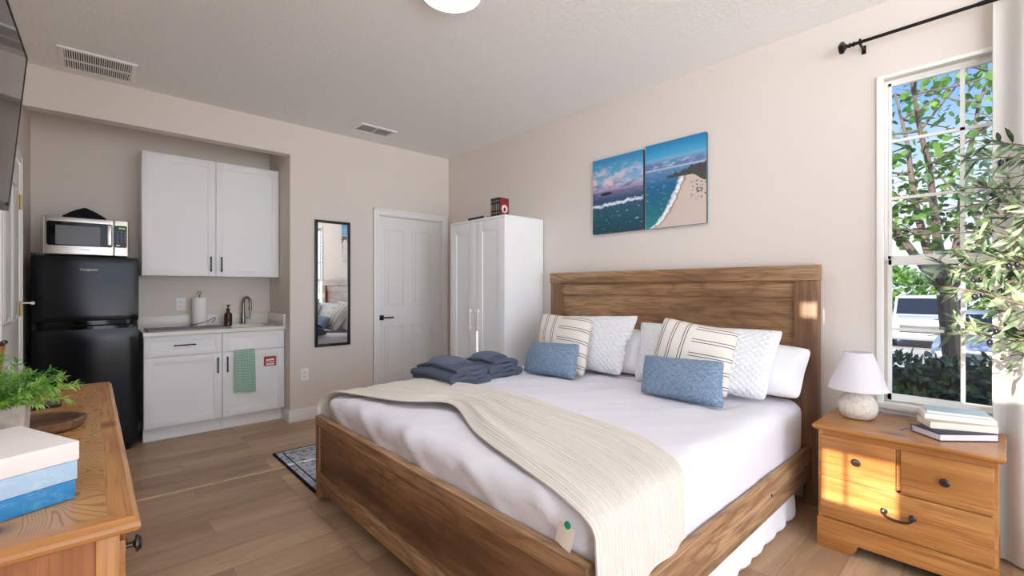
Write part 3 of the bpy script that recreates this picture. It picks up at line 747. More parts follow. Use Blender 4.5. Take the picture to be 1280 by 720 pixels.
# upright paperbacks: spine faces -X (local x -> +X), height up, thickness along Y
spines = [(20, 20, 24), (40, 36, 34), (24, 26, 30), (30, 18, 20)]
labs = ['black paperback standing on the wardrobe, end of the row towards the door', 'charcoal paperback standing on the wardrobe, second from the door end', 'dark paperback standing on the wardrobe, next to the red fronted one', 'paperback with red and white front cover standing at the wardrobe edge']
for k in range(4):
    y = 3.165 - k * .032
    M = Matrix.Translation((2.65, y - .0305, 1.8625)) @ Matrix(((1, 0, 0, 0), (0, 0, 1, 0), (0, 1, 0, 0), (0, 0, 0, 1)))
    b_ = book('paperback', .172 - .002 * (k % 2), .105, .0302, M, plain('paperback_cover', spines[k], .4), labs[k], 'paperbacks on the wardrobe', hard=False)
    yy = y - .015
    m = MB()
    for (z0, z1) in ((.03, .045), (.06, .115), (.135, .150)): m.box(2.6490, 2.6502, yy - .008 + .003 * (k % 2), yy + .008, 1.8625 + z0, 1.8625 + z1)
    m.build('spine_print', plain('spine_print', (150, 140, 132), .5), b_)
    if k == 3:
        yf = y - .0305
        f = MB().box(2.653, 2.753, yf - .0012, yf, 1.868, 2.030).build('front_cover', plain('cover_red', (128, 26, 30), .4), b_)
        MB().lathe([(0, 0), (.036, 0), (.036, .0012), (0, .0012)], (2.703, yf - .0012, 1.935), 24, Matrix.Rotation(R(90), 4, 'X')).build('cover_emblem', plain('cover_white', (226, 206, 198), .5), f)
        MB().lathe([(0, 0), (.019, 0), (.019, .0008), (0, .0008)], (2.703, yf - .0024, 1.928), 20, Matrix.Rotation(R(90), 4, 'X'), sx=.7).build('emblem_centre', plain('cover_black', (60, 18, 20), .5), f)
M = Matrix.Translation((2.645, 3.26, 1.8625))
book('book', .235, .16, .032, M @ Matrix.Identity(4), plain('navy_cover', (40, 42, 56), .5), 'flat white paged book with dark cover lying on the wardrobe', 'books lying on the wardrobe', plain('white_pages', (236, 232, 228), .8))
M = Matrix.Translation((2.68, 3.185, 1.8625))
book('book', .068, .12, .020, M, plain('tan_cover', (186, 140, 104), .6), 'small tan book lying between the flat book and the paperbacks', 'books lying on the wardrobe')

# ------------------------------------------------------------------ canvases above the bed
def skyc(t, v, u, hor, seed):
    n = t.noise(t.map(u, (2.2, 6, 1), loc=(seed, 0, 0)), 2.6, 5, .6)
    sky = t.ramp(v, [(hor, lin(150, 172, 208)), (hor + .12, lin(110, 170, 214)), (.98, lin(34, 120, 176))])
    return sky, n
def canvas(name, y0, y1, z0, z1, mat, label):
    t_ = thing(name, (WX, (y0 + y1) / 2, z0), label, 'picture', 'canvas pictures above the bed')
    f = MB().box(WX - .026, WX - .001, y0 + .001, y1 - .001, z0 + .001, z1 - .001).build('stretcher', plain('canvas_edge', (60, 96, 116), .8), t_)
    def g(u, v): return (WX - .0275, y1 - u * (y1 - y0), z0 + v * (z1 - z0))
    MB().sheet(g, 2, 2, .002).build('print', mat, t_)
def sea(name, hor, build):
    t = NT(name); u = t.coord('UV'); s = t.sep(u); return t, u, s[0], s[1]
t, u, x, y = sea('canvas_waves', .5, None)
cl = t.noise(t.map(u, (1.6, 3.5, 1), (0, 0, .3)), 2.8, 6, .62)
sky = t.ramp(y, [(.56, lin(172, 150, 178)), (.66, lin(150, 178, 210)), (.8, lin(84, 164, 204)), (1, lin(40, 132, 184))])
pink = t.math('MULTIPLY', t.sstep(cl, .42, .6), t.math('MULTIPLY', t.sstep(y, .56, .66), t.math('SUBTRACT', 1.0, t.sstep(y, .74, .95))))
sky = t.mix(pink, sky, t.mix(x, lin(244, 206, 196), lin(176, 190, 222)))
dkc = t.math('MULTIPLY', t.sstep(t.noise(t.map(u, (2, 9, 1)), 2.4, 5), .5, .58), t.math('MULTIPLY', t.sstep(y, .55, .6), t.math('SUBTRACT', 1.0, t.sstep(y, .62, .72))))
sky = t.mix(t.math('MULTIPLY', dkc, .7), sky, lin(84, 104, 150))
wv = t.noise(t.map(u, (2.2, 7, 1), (0, 0, -.15)), 4.0, 6, .65)
seac = t.ramp(y, [(0, lin(22, 66, 84)), (.25, lin(26, 92, 104)), (.45, lin(58, 84, 124)), (.56, lin(128, 124, 158))])
seac = t.mix(t.math('MULTIPLY', t.sstep(wv, .45, .7), .5), seac, lin(18, 40, 62))
fo = t.math('MULTIPLY', t.sstep(wv, .6, .68), t.math('SUBTRACT', 1.0, t.sstep(y, .36, .52)))
ln = t.math('SUBTRACT', 1.0, t.sstep(t.math('ABSOLUTE', t.math('SUBTRACT', t.math('ADD', y, t.math('MULTIPLY', t.noise(t.map(u, (3, .1, 1)), 3, 4), .10)), t.math('ADD', .41, t.math('MULTIPLY', x, .05)))), .008, .03))
seac = t.mix(t.math('MAXIMUM', t.math('MULTIPLY', fo, .8), t.math('MULTIPLY', ln, t.sstep(wv, .38, .5))), seac, lin(226, 234, 240))
c_ = t.mix(t.sstep(y, .555, .565), seac, sky)
dx = t.math('DIVIDE', t.math('SUBTRACT', x, .28), .13); dy = t.math('DIVIDE', t.math('SUBTRACT', y, .525), .022)
rk = t.math('LESS_THAN', t.math('ADD', t.math('ADD', t.math('MULTIPLY', dx, dx), t.math('MULTIPLY', dy, dy)), t.math('MULTIPLY', cl, .8)), 1.2)
c_ = t.mix(rk, c_, lin(34, 34, 48))
t.set(Base_Color=c_, Roughness=.7)
canvas('canvas_print', 1.868, 2.336, 1.672, 2.278, t.m, 'left canvas print of dark teal sea with white waves')
t, u, x, y = sea('canvas_beach', .5, None)
cl = t.noise(t.map(u, (1.8, 5, 1)), 2.6, 6, .6)
hor = .68
sky = t.ramp(y, [(.67, lin(206, 204, 220)), (.76, lin(150, 186, 214)), (.84, lin(70, 164, 206)), (1, lin(24, 122, 180))])
bandc = t.math('MULTIPLY', t.sstep(y, .68, .71), t.math('SUBTRACT', 1.0, t.sstep(y, .75, .82)))
sky = t.mix(t.math('MULTIPLY', bandc, t.sstep(cl, .36, .52)), sky, lin(98, 126, 172))
wv = t.noise(t.map(u, (2.4, 7, 1), (0, 0, .5)), 4, 6, .65)
seac = t.ramp(y, [(0, lin(40, 132, 132)), (.3, lin(20, 104, 128)), (.5, lin(30, 100, 146)), (.68, lin(96, 140, 180))])
seac = t.mix(t.math('MULTIPLY', t.sstep(wv, .55, .72), .45), seac, lin(190, 214, 226))
c_ = t.mix(t.sstep(y, hor - .004, hor + .004), seac, sky)
# shore line sweeping from bottom left up to the right headland
sh = t.math('SUBTRACT', x, t.math('ADD', .10, t.math('MULTIPLY', t.math('POWER', t.math('MULTIPLY', t.math('MAXIMUM', y, .0005), 1.82), .55), .56)))
sh = t.math('ADD', sh, t.math('MULTIPLY', t.math('SUBTRACT', t.noise(t.map(u, (3, 5, 1)), 3, 4), .5), .12))
sand = t.mix(t.noise(u, 90, 3), lin(196, 178, 166), lin(222, 206, 194))
veg = t.math('MULTIPLY', t.sstep(t.noise(t.map(u, (1, 1.6, 1)), 20, 3), .52, .6), t.math('MULTIPLY', t.sstep(x, .72, .84), t.math('SUBTRACT', t.sstep(y, .24, .32), t.sstep(y, .46, .52))))
sand = t.mix(veg, sand, lin(86, 84, 78))
below = t.math('LESS_THAN', y, .57)
c_ = t.mix(t.math('MULTIPLY', t.math('MULTIPLY', t.sstep(sh, -.10, -.05), t.sstep(wv, .28, .44)), below), c_, t.mix(t.sstep(wv, .35, .6), lin(206, 220, 226), lin(246, 246, 246)))
c_ = t.mix(t.math('MULTIPLY', t.sstep(sh, -.01, .01), below), c_, t.mix(t.sstep(sh, .0, .06), lin(150, 128, 112), sand))
hd = t.math('SUBTRACT', t.math('ADD', .585, t.math('MULTIPLY', t.math('MAXIMUM', t.math('SUBTRACT', x, .46), .0), .17)), t.math('SUBTRACT', y, t.math('MULTIPLY', t.math('SUBTRACT', t.noise(t.map(u, (1, 0, 1)), 11, 3), .4), .16)))
lowb = t.math('SUBTRACT', .565, t.math('MULTIPLY', t.sstep(x, .78, 1.0), .09))
hl = t.math('MULTIPLY', t.math('GREATER_THAN', hd, 0.0), t.math('MULTIPLY', t.math('GREATER_THAN', y, lowb), t.math('GREATER_THAN', x, .38)))
c_ = t.mix(hl, c_, t.mix(t.noise(u, 26, 4), lin(42, 42, 46), lin(92, 90, 82)))
t.set(Base_Color=c_, Roughness=.7)
canvas('canvas_print', 1.388, 1.848, 1.672, 2.290, t.m, 'right canvas print of a pale beach curving to a headland')

# ------------------------------------------------------------------ bed
bed = thing('bed', (1.98, 1.745, 0), 'king size wooden bed frame with tall panelled headboard', 'bed')
HY0, HY1 = .727, 2.747
hbT = thing  # (keeps names short below)
hb = MB().box(2.985, 3.06, HY0 - .004, HY1 + .004, 1.277, 1.363, .002).build('headboard', M_bedY, bed)
hb['label'] = 'brown panelled headboard'
MB().box(2.992, 3.055, HY0, HY0 + .118, .29, 1.277, .002).build('post', M_bedZ, hb)
MB().box(2.992, 3.055, HY1 - .118, HY1, .29, 1.277, .002).build('post', M_bedZ, hb)
MB().box(3.012, 3.045, HY0 + .118, HY1 - .118, 1.178, 1.277, .002).build('upper_panel', M_bedY2, hb)
MB().box(3.026, 3.045, HY0 + .118, HY1 - .118, .40, 1.178).build('panel', M_bedY2, hb)
for y in (HY0 + .100, HY1 - .120): MB().box(3.012, 3.03, y, y + .020, .45, 1.178).build('inner_trim', M_bedZ, hb)
for y in (HY0 + .004, HY1 - .074): MB().box(3.0, 3.05, y, y + .07, 0, .292, .002).build('leg', M_bedZ, bed)
FXo, FXi, FYa, FYb = .968, 1.008, .762, 2.757
fb = MB().box(FXo, FXi, FYa, FYb, .43, .485, .002).build('footboard', M_bedY, bed)
MB().box(FXo + .010, FXi - .006, FYa + .05, FYb - .05, .165, .432).build('panel', M_bedY2, fb)
MB().box(FXo + .003, FXi - .004, FYa + .05, FYb - .05, .07, .160, .002).build('lower_board', M_bedY, fb)
for y in (FYa, FYb - .052): MB().box(FXo + .002, FXi, y, y + .052, .012, .431, .002).build('post', M_bedZ, fb)
for y in (FYa + .004, FYb - .048): MB().box(FXi + .0, FXi + .045, y, y + .044, 0, .40, .002).build('leg', M_bedZ, bed)
for y in (FYa - .0015, FYb + .0015):
    for z in (.235, .35): MB().lathe([(0, -.002), (.007, -.002), (.007, .002), (0, .002)], ((FXo + FXi) / 2, y, z), 12, Matrix.Rotation(R(90), 4, 'X')).build('bolt_hole', M_black, fb)
for k, (a, b_) in enumerate(((.757, .779), (2.734, 2.756))):
    r_ = MB().box(FXi + .0, 2.992, a, b_, .163, .342, .002).build('side_rail', M_bedX, bed)
    if k == 0:
        for x in (1.35, 2.35, 2.86): MB().lathe([(0, -.002), (.006, -.002), (.006, .002), (0, .002)], (x, a - .001, .258), 12, Matrix.Rotation(R(90), 4, 'X')).build('screw_hole', M_black, r_)
MB().box(1.02, 2.98, .79, 2.725, .20, .225).build('slat_deck', M_bedY, bed)

def topz(x, y):
    return .600 + .012 * math.sin(math.pi * max(0, min(1, (x - 1) / 1.95))) * math.sin(math.pi * max(0, min(1, (y - .78) / 1.95)))
def matfn(p, n):
    if n.z > .2:
        p.z += (topz(p.x, p.y) - .600) * min(1, n.z)
    # soft wrinkles of the fitted sheet
    w = noise.noise(V((p.x * 3.1, p.y * 3.1, p.z * 3))) * .008 + .004 * noise.noise(V((p.x * 5 + p.y * 3, p.y * 9 - p.x * 4, p.z * 6)))
    side = 1 - abs(n.z)
    w += side * .006 * noise.noise(V((p.x * 9, p.y * 9, p.z * 5)))
    s = math.sin((p.x * 1.0 + p.y * 1.9) * 13 + 3 * noise.noise(p * 1.7)); s2 = max(0, s) ** 3
    w += .0048 * s2 * (1 if n.z > .3 else .6)
    foot = max(0, 1 - abs(p.x - 1.03) / .22)
    w += foot * .010 * max(0, math.sin(p.y * 15 - p.z * 34 + 2 * noise.noise(V((p.y * 2, p.z * 2, 0))))) ** 2
    return p + n * w
mt = tag(MB().rbox(1.016, 2.984, .786, 2.728, .226, .600, .075, 64, matfn).build('mattress', M_sheet, org=(2.0, 1.757, .226), ang=80), 'thick king mattress covered by a plain white fitted sheet', 'mattress')
# low mattress stored below the bed, its cover hanging in ruffles
def padfn(p, n):
    if abs(n.z) < .5 or p.z < .08:
        f = max(0, (.13 - p.z) / .13)
        p = p + V((n.x, n.y, 0)) * f * (.010 + .009 * math.sin(p.x * 41 + p.y * 37 + 2 * noise.noise(p * 6)))
    return p + n * .004 * noise.noise(p * 9)
tag(MB().rbox(1.25, 2.80, .775, 1.75, .004, .155, .045, 60, padfn).build('spare_mattress', M_plainp, org=(2.0, 1.26, .004), ang=80), 'white ruffled mattress cover showing under the bed side rail', 'mattress')

def pillow(name, BL, BR, TR, TL, T, mat, label, group, pinch=.05, sag=.0, seed=0, nu=30, nv=24, rnd_c=.05, power=.42):
    BL, BR, TR, TL = map(V, (BL, BR, TR, TL))
    C = (BL + BR + TR + TL) / 4
    N = (BR - BL).cross(TL - BL).normalized()
    bm = bmesh.new(); uvl = bm.loops.layers.uv.new('UVMap')
    def P(u, v, sgn):
        # pincushion outline
        uu = u + pinch * (.5 - u) * 4 * v * (1 - v) * abs(2 * u - 1) ** 1.5
        vv = v + pinch * (.5 - v) * 4 * u * (1 - u) * abs(2 * v - 1) ** 1.5
        p = (BL * (1 - uu) + BR * uu) * (1 - vv) + (TL * (1 - uu) + TR * uu) * vv
        k_ = rnd_c * abs(2 * u - 1) ** 7 * abs(2 * v - 1) ** 7; p = p.lerp(C, k_)
        e = 16 * u * (1 - u) * v * (1 - v)
        h = T * .5 * max(0, e) ** power
        h *= 1 + .14 * noise.noise(V((u * 3 + seed, v * 3, seed * 1.7))) - .18 * sag * v
        cr = .004 * noise.noise(V((u * 9 + seed, v * 7, 3))) * min(1, e * 3)
        rim = max(abs(2 * u - 1), abs(2 * v - 1))
        edge = .012 * noise.noise(V((u * 4 + seed * 3, v * 4, 9))) * rim ** 4
        return p + N * (sgn * h + cr + edge)
    def ss(k, n): a = k / n; return a
    F = [[bm.verts.new(P(ss(i, nu), ss(j, nv), 1)) for j in range(nv + 1)] for i in range(nu + 1)]
    B = [[F[i][j] if i in (0, nu) or j in (0, nv) else bm.verts.new(P(ss(i, nu), ss(j, nv), -1)) for j in range(nv + 1)] for i in range(nu + 1)]
    for G, flip in ((F, False), (B, True)):
        for i in range(nu):
            for j in range(nv):
                ij = [(i, j), (i + 1, j), (i + 1, j + 1), (i, j + 1)]
                if flip: ij = ij[::-1]
                f = bm.faces.new([G[a][b] for a, b in ij])
                for lp, (a, b) in zip(f.loops, ij): lp[uvl].uv = (a / nu, b / nv)
    m = MB(); me = bpy.data.meshes.new('tmp'); bm.to_mesh(me); bm.free(); m.bm.from_mesh(me); bpy.data.meshes.remove(me)
    zb = min(v.co.z for v in m.bm.verts)
    o = m.build(name, mat, org=(C.x, C.y, zb), ang=70)
    return tag(o, label, 'pillow', group)
# back row: plain pillows against the headboard
pillow('pillow', (2.80, 2.60, .625), (2.80, 1.70, .625), (2.93, 1.70, .93), (2.93, 2.60, .95), .17, M_plainp, 'plain white pillow behind the quilted one on the wardrobe side', 'plain white bed pillows', .04, seed=1)
pillow('pillow', (2.81, 1.62, .625), (2.82, .765, .625), (2.945, .735, .895), (2.93, 1.62, .96), .17, M_plainp, 'plain white pillow at the nightstand end of the bed', 'plain white bed pillows', .03, seed=2)
# quilted shams
pillow('pillow', (2.66, 2.70, .622), (2.68, 1.80, .622), (2.86, 1.765, 1.045), (2.86, 2.70, 1.0), .17, M_quilt, 'white quilted pillow behind the left striped cushion', 'white quilted pillows', .07, seed=3)
pillow('pillow', (2.66, 1.70, .622), (2.66, .875, .622), (2.83, .835, 1.0), (2.85, 1.77, 1.0), .17, M_quilt, 'wide white quilted pillow behind the right striped cushion', 'white quilted pillows', .06, seed=4)
# striped cushions
pillow('cushion', (2.52, 2.47, .622), (2.475, 1.965, .622), (2.69, 2.05, 1.02), (2.74, 2.63, 1.03), .16, M_stripe, 'cream cushion with thin dark stripes on the wardrobe side', 'cream striped cushions', .06, seed=5)
pillow('cushion', (2.53, 1.56, .622), (2.575, 1.045, .622), (2.70, 1.03, .995), (2.66, 1.475, 1.055), .17, M_stripe, 'cream cushion with thin dark stripes nearer the nightstand', 'cream striped cushions', .06, seed=6)
# blue lumbar cushions
pillow('cushion', (2.335, 2.43, .618), (2.37, 1.955, .618), (2.46, 1.985, .85), (2.46, 2.46, .826), .13, M_blue, 'small blue rectangular cushion on the wardrobe side of the bed', 'blue rectangular cushions', .05, seed=7)
pillow('cushion', (2.375, 1.475, .618), (2.355, .975, .618), (2.46, 1.015, .846), (2.47, 1.505, .83), .14, M_blue, 'small blue rectangular cushion nearer the nightstand', 'blue rectangular cushions', .05, seed=8)

# gauze throw across the foot of the bed
rows = [((.985, 2.775, .46), (1.58, 2.775, .42)), ((.99, 2.772, .54), (1.60, 2.772, .53)), ((1.03, 2.735, .598), (1.60, 2.735, .607)), ((1.06, 2.64, .617), (1.64, 2.64, .622)),
        ((1.13, 2.45, .618), (1.70, 2.43, .624)), ((1.21, 2.16, .62), (1.745, 2.18, .626)), ((1.335, 1.92, .624), (1.75, 1.88, .626)),
        ((1.19, 1.53, .618), (1.735, 1.53, .625)), ((1.09, 1.16, .616), (1.68, 1.10, .622)), ((1.03, .91, .612), (1.59, .87, .614)),
        ((1.0, .785, .585), (1.525, .775, .59)), ((.985, .755, .52), (1.485, .752, .53)), ((.975, .738, .44), (1.465, .738, .42)), ((.975, .730, .36), (1.46, .734, .40))]
def cr(P, t):
    n = len(P) - 1; k = min(int(t * n), n - 1); f = t * n - k
    p0, p1, p2, p3 = P[max(k - 1, 0)], P[k], P[k + 1], P[min(k + 2, n)]
    return .5 * ((2 * p1) + (p2 - p0) * f + (2 * p0 - 5 * p1 + 4 * p2 - p3) * f * f + (3 * p1 - p0 - 3 * p2 + p3) * f ** 3)
FR = [V(r[0]) for r in rows]; BK = [V(r[1]) for r in rows]
def throwf(u, v):
    a, b_ = cr(FR, u), cr(BK, u)
    p = a.lerp(b_, v)
    gather = math.exp(-((u - .46) / .16) ** 2)           # bunched in the middle
    onbed = max(0, min(1, (p.z - .56) / .05))
    fold = .5 + .5 * math.sin(v * 26 + u * 7 + 2.2 * noise.noise(V((u * 5, v * 2, 4))))
    z = (.026 * gather + .003) * fold ** 1.8
    z += .018 * gather * math.exp(-((v - .12) / .12) ** 2)
    # a roll of cloth along the front edge at the left
    z += .010 * math.exp(-((v - .06) / .08) ** 2) * max(0, 1 - abs(u - .3) / .25)
    z += .004 * noise.noise(V((u * 9, v * 7, 1)))
    p.z += z * onbed
    if onbed < 1: p.y += (1 - onbed) * .006 * math.sin(v * 17 + 1) * (-1 if p.y < 1.5 else 1) + (-(1 - onbed) * .006 if p.y < 1.5 else (1 - onbed) * .006)
    p.x += .010 * noise.noise(V((u * 7, v * 2, 2)))
    return p
th = thing('throw_blanket', (1.4, 1.75, .62), 'cream crinkled gauze throw draped across the foot of the bed', 'blanket')
MB().sheet(throwf, 110, 64, .006).build('cloth', M_gauze, th, ang=80)
def tagf(u, v): return (.968 - .012 * v + .002, .90 - u * .045 + .03 * v, .575 - v * .075 - .02 * u + .006 * math.sin(u * 6))
tg = MB().sheet(lambda u, v: (.986 - .003 * math.sin(u * 3) - .004 * v, .868 - u * .055 + .016 * v, .572 - v * .062 - .016 * u), 8, 10, .002).build('care_tag', plain('tag_cream', (226, 218, 204), .8), th)
MB().lathe([(0, -.002), (.011, -.002), (.011, .002), (0, .002)], (.982, .838, .568), 18, Matrix.Rotation(R(90), 4, 'Y')).build('green_dot', plain('tag_green', (30, 150, 120), .5), tg)

# towels
def folded_towel(cx, y0, y1, w, z0, nl, dz, th, mat):
    """folded towel: a serpentine section in XZ run along Y"""
    path = []
    for i in range(nl):
        z = z0 + th / 2 + i * dz
        xl, xr = cx - w / 2 + .010 * i + dz / 2, cx + w / 2 - .018 * i - dz / 2
        xs_ = [xl + (xr - xl) * k / 12 for k in range(13)]
        if i % 2: xs_ = xs_[::-1]
        path += [(x, z + .004 * math.sin(x * 40 + i)) for x in xs_]
        if i < nl - 1:
            ex = xs_[-1]; s = 1 if i % 2 == 0 else -1
            for k in range(1, 6):
                a = math.pi * k / 6; path.append((ex + s * dz / 2 * math.sin(a), z + dz / 2 - dz / 2 * math.cos(a)))
    # wrap the outer layer round the whole stack
    nP = len(path) - 1
    def f(u, v):
        k = u * nP; i = min(int(k), nP - 1); fr = k - i
        x = path[i][0] * (1 - fr) + path[i + 1][0] * fr; z = path[i][1] * (1 - fr) + path[i + 1][1] * fr
        y = y0 + v * (y1 - y0) + .012 * noise.noise(V((x * 6, z * 20, 0))) * (1 - v)
        hump = 1 - .42 * (2 * abs((x - cx) / w)) ** 2.4 * ((z - z0) / (nl * dz))
        hump *= 1 - .34 * v ** 5 - .06 * (1 - v) ** 3 + .16 * noise.noise(V((x * 9, y * 9, 1.5)))
        return (x + .014 * noise.noise(V((y * 9, z * 9, 2))), y + .012 * noise.noise(V((x * 9, z * 25, 6))), z0 + (z - z0) * hump + .003 * noise.noise(V((x * 12, y * 12, 5))))
    return MB().sheet(f, nP, 18, th)
def washcloth(cx, cy, w, l, zt, drop):
    def f(u, v):
        x = cx + (u - .5) * w; y = cy + (v - .5) * l
        d = abs(2 * u - 1) ** 3 * drop
        return (x, y + .02 * (u - .5), zt - d - .01 * abs(2 * v - 1) ** 2 + .004 * noise.noise(V((x * 20, y * 20, 0))))
    return MB().sheet(f, 18, 12, .014)
for (cx, y0, y1, w, zt, lab) in ((1.785, 2.33, 2.80, .32, .035, 'folded dark blue towels nearer the foot of the bed'), (2.135, 2.39, 2.76, .30, .034, 'folded dark blue towels nearer the cushions')):
    t_ = thing('folded_towel', (cx, (y0 + y1) / 2, .612), lab, 'towel', 'folded blue towels on the bed')
    folded_towel(cx, y0, y1, w, .6165, 4, .0325, .027, M_towel).build('bath_towel', M_towel, t_, ang=75)
    washcloth(cx + .02, (y0 + y1) / 2 + .02, w * .72, (y1 - y0) * .55, .757, .04).build('washcloth', M_towel2, t_, ang=75)

# rug
t = NT('oriental_rug'); u = t.coord('UV'); s = t.sep(u); o_ = t.coord()
n1 = t.noise(o_, 26, 4, .7); n2 = t.noise(o_, 60, 3, .6); vn = t.n('ShaderNodeTexVoronoi'); t.put(vn.inputs['Vector'], o_); vn.inputs['Scale'].default_value = 11
c_ = t.mix(t.sstep(n1, .36, .52), lin(84, 98, 130), lin(186, 190, 198))
c_ = t.mix(t.math('MULTIPLY', t.math('SUBTRACT', 1.0, t.sstep(vn.outputs['Distance'], .1, .4)), t.sstep(n2, .4, .6)), c_, lin(216, 208, 194))
ed = t.math('MINIMUM', t.math('MULTIPLY', t.math('MINIMUM', s[0], t.math('SUBTRACT', 1.0, s[0])), 1.57), t.math('MULTIPLY', t.math('MINIMUM', s[1], t.math('SUBTRACT', 1.0, s[1])), .90))
bd = t.math('MULTIPLY', t.math('GREATER_THAN', ed, .055), t.math('LESS_THAN', ed, .066))
c_ = t.mix(bd, c_, lin(52, 62, 92))
c_ = t.mix(t.math('LESS_THAN', ed, .016), c_, lin(28, 30, 46))
M_rug = t.set(Base_Color=c_, Roughness=1.0); t.bump(n2, .5, .004); t.b.inputs['Specular IOR Level'].default_value = .1
tag(MB().sheet(lambda u, v: (.985 + u * 1.57, 2.785 + v * .90, .005 + .001 * noise.noise(V((u * 5, v * 5, 0)))), 40, 24, .008).build('rug', M_rug, org=(1.77, 3.23, .0005)), 'blue and cream patterned rug with dark edge beside the bed', 'rug')

# ------------------------------------------------------------------ nightstand
ns = thing('nightstand', (2.79, .327, 0), 'honey pine three drawer nightstand under the window', 'nightstand')
NX, NY0, NY1 = 2.582, .030, .624
def slab_profile(z0, z1):  # eased moulded edge (offset, z)
    return [(0.0, z0), (.006, z0 - .0), (.012, z0 + .004), (.016, z0 + .010), (.020, z0 + .014), (.020, z1 - .004), (.016, z1)]
def topslab(m, x0, x1, y0, y1, z0, z1):
    b = bmesh.new(); rings = []
    for o_, z in ((0, z0), (.010, z0 + .002), (.016, z0 + .008), (.020, z0 + .011), (.022, z1 - .006), (.018, z1)):
        d = .022 - o_
        rings.append([b.verts.new(p) for p in ((x0 + d, y0 + d, z), (x1, y0 + d, z), (x1, y1 - d, z), (x0 + d, y1 - d, z))])
    b.faces.new(rings[0][::-1]); b.faces.new(rings[-1])
    for A, B in zip(rings, rings[1:]):
        for k in range(4): b.faces.new((A[k], A[(k + 1) % 4], B[(k + 1) % 4], B[k]))
    return m.merge(b)
topslab(MB(), 2.556, 3.0, .008, .646, .554, .580).build('top', M_pineY, ns, ang=25)
MB().box(NX, 2.99, NY0, NY0 + .018, .11, .554).box(NX, 2.99, NY1 - .018, NY1, .11, .554).box(2.98, 2.99, NY0, NY1, .11, .554).build('side_panels', M_pineX, ns)
MB().box(NX, NX + .02, NY0 + .018, NY1 - .018, .528, .554).box(NX + .004, NX + .02, NY0 + .018, NY1 - .018, .33, .35).box(NX + .004, NX + .02, .320, .334, .34, .53).box(NX + .004, NX + .02, NY0 + .018, NY1 - .018, .11, .15).box(NX + .002, NX + .02, NY0 + .016, NY0 + .03, .11, .554).box(NX + .002, NX + .02, NY1 - .03, NY1 - .016, .11, .554).build('front_frame', M_pineY, ns)
def ndrawer(y0, y1, z0, z1, hw):
    d = MB().box(NX - .010, NX + .012, y0, y1, z0, z1, .004).build('drawer', M_pineY, ns)
    if hw == 'knob':
        yc, zc = (y0 + y1) / 2, (z0 + z1) / 2
        MB().lathe([(0, 0), (.007, 0), (.006, .010), (.008, .014), (.016, .017), (.017, .022), (.012, .028), (0, .030)], (NX - .010, yc, zc), 20, Matrix.Rotation(R(-90), 4, 'Y')).build('knob', M_knob, d)
    else:
        yc, zc = (y0 + y1) / 2, (z0 + z1) / 2
        m = MB()
        for s_ in (-1, 1): m.lathe([(0, 0), (.012, 0), (.013, .004), (.006, .008), (.006, .024), (.009, .026), (0, .03)], (NX - .010, yc + s_ * .048, zc + .008), 16, Matrix.Rotation(R(-90), 4, 'Y'))
        pts = [(NX - .034, yc + .048 * math.cos(a), zc + .008 - .022 * math.sin(a) ** .8) for a in [math.pi * k / 14 for k in range(15)]]
        pts = [(NX - .034, yc + .056, zc + .018), (NX - .034, yc + .054, zc + .010)] + pts + [(NX - .034, yc - .054, zc + .010), (NX - .034, yc - .056, zc + .018)]
        m.tube(pts, [.003, .004] + [.0042 + .0018 * math.sin(math.pi * k / 14) for k in range(15)] + [.004, .003], 10)
        m.build('bail_pull', M_knob, d)
ndrawer(.335, .614, .347, .532, 'knob'); ndrawer(.040, .318, .347, .532, 'knob'); ndrawer(.040, .614, .150, .338, 'pull')
arch = [(NY1 + .002, 0), (NY1 + .002, .140), (NY0 - .002, .140), (NY0 - .002, 0), (NY0 + .105, 0)]
for k in range(9): a = math.pi / 2 * k / 8; arch.append((NY0 + .105 + .05 * math.sin(a) , .052 * (1 - math.cos(a))))
for k in range(9): a = math.pi / 2 * (8 - k) / 8; arch.append((NY1 - .105 - .05 * math.sin(a), .052 * (1 - math.cos(a))))
arch.append((NY1 - .105, 0))
MB().prism(arch, 'X', NX - .012, NX + .010, bev=0).box(NX + .010, 2.985, NY0 - .002, NY0 + .016, 0, .14).box(NX + .010, 2.985, NY1 - .016, NY1 + .002, 0, .14).build('base', M_pineY, ns, ang=25)

# lamp
lx, ly = 2.835, .517
la = thing('table_lamp', (lx, ly, .58), 'small table lamp with pebble ceramic base and white shade', 'lamp')
t = NT('speckled_ceramic'); n_ = t.noise(t.coord(), 60, 4, .7)
t.set(Base_Color=t.ramp(n_, [(.3, lin(190, 178, 160)), (.55, lin(222, 214, 200))]), Roughness=.7); t.bump(n_, .4, .004)
prof = [(0, 0), (.052, 0), (.066, .008), (.079, .030), (.083, .052), (.080, .078), (.068, .104), (.048, .124), (.026, .135), (.012, .139), (0, .139)]
MB().lathe(prof, (lx, ly, .58), 36, sx=.94, sy=1.0).build('base', t.m, la, ang=60)
MB().lathe([(0, .137), (.009, .137), (.009, .185), (.014, .187), (.014, .20), (0, .20)], (lx, ly, .58), 16).build('stem', M_brass, la)
t = NT('lamp_shade'); t.set(Base_Color=lin(240, 238, 244), Roughness=.9)
x = t.n('ShaderNodeBsdfTranslucent'); x.inputs[0].default_value = lin(246, 242, 240); ms = t.n('ShaderNodeMixShader'); ms.inputs[0].default_value = .35
t.t.links.new(t.b.outputs[0], ms.inputs[1]); t.t.links.new(x.outputs[0], ms.inputs[2]); t.t.links.new(ms.outputs[0], t.out.inputs[0])
MB().lathe([(.122, .146), (.124, .146), (.060, .330), (.058, .330), (.122, .146)], (lx, ly, .58), 48).build('shade', t.m, la, ang=60)
m = MB()
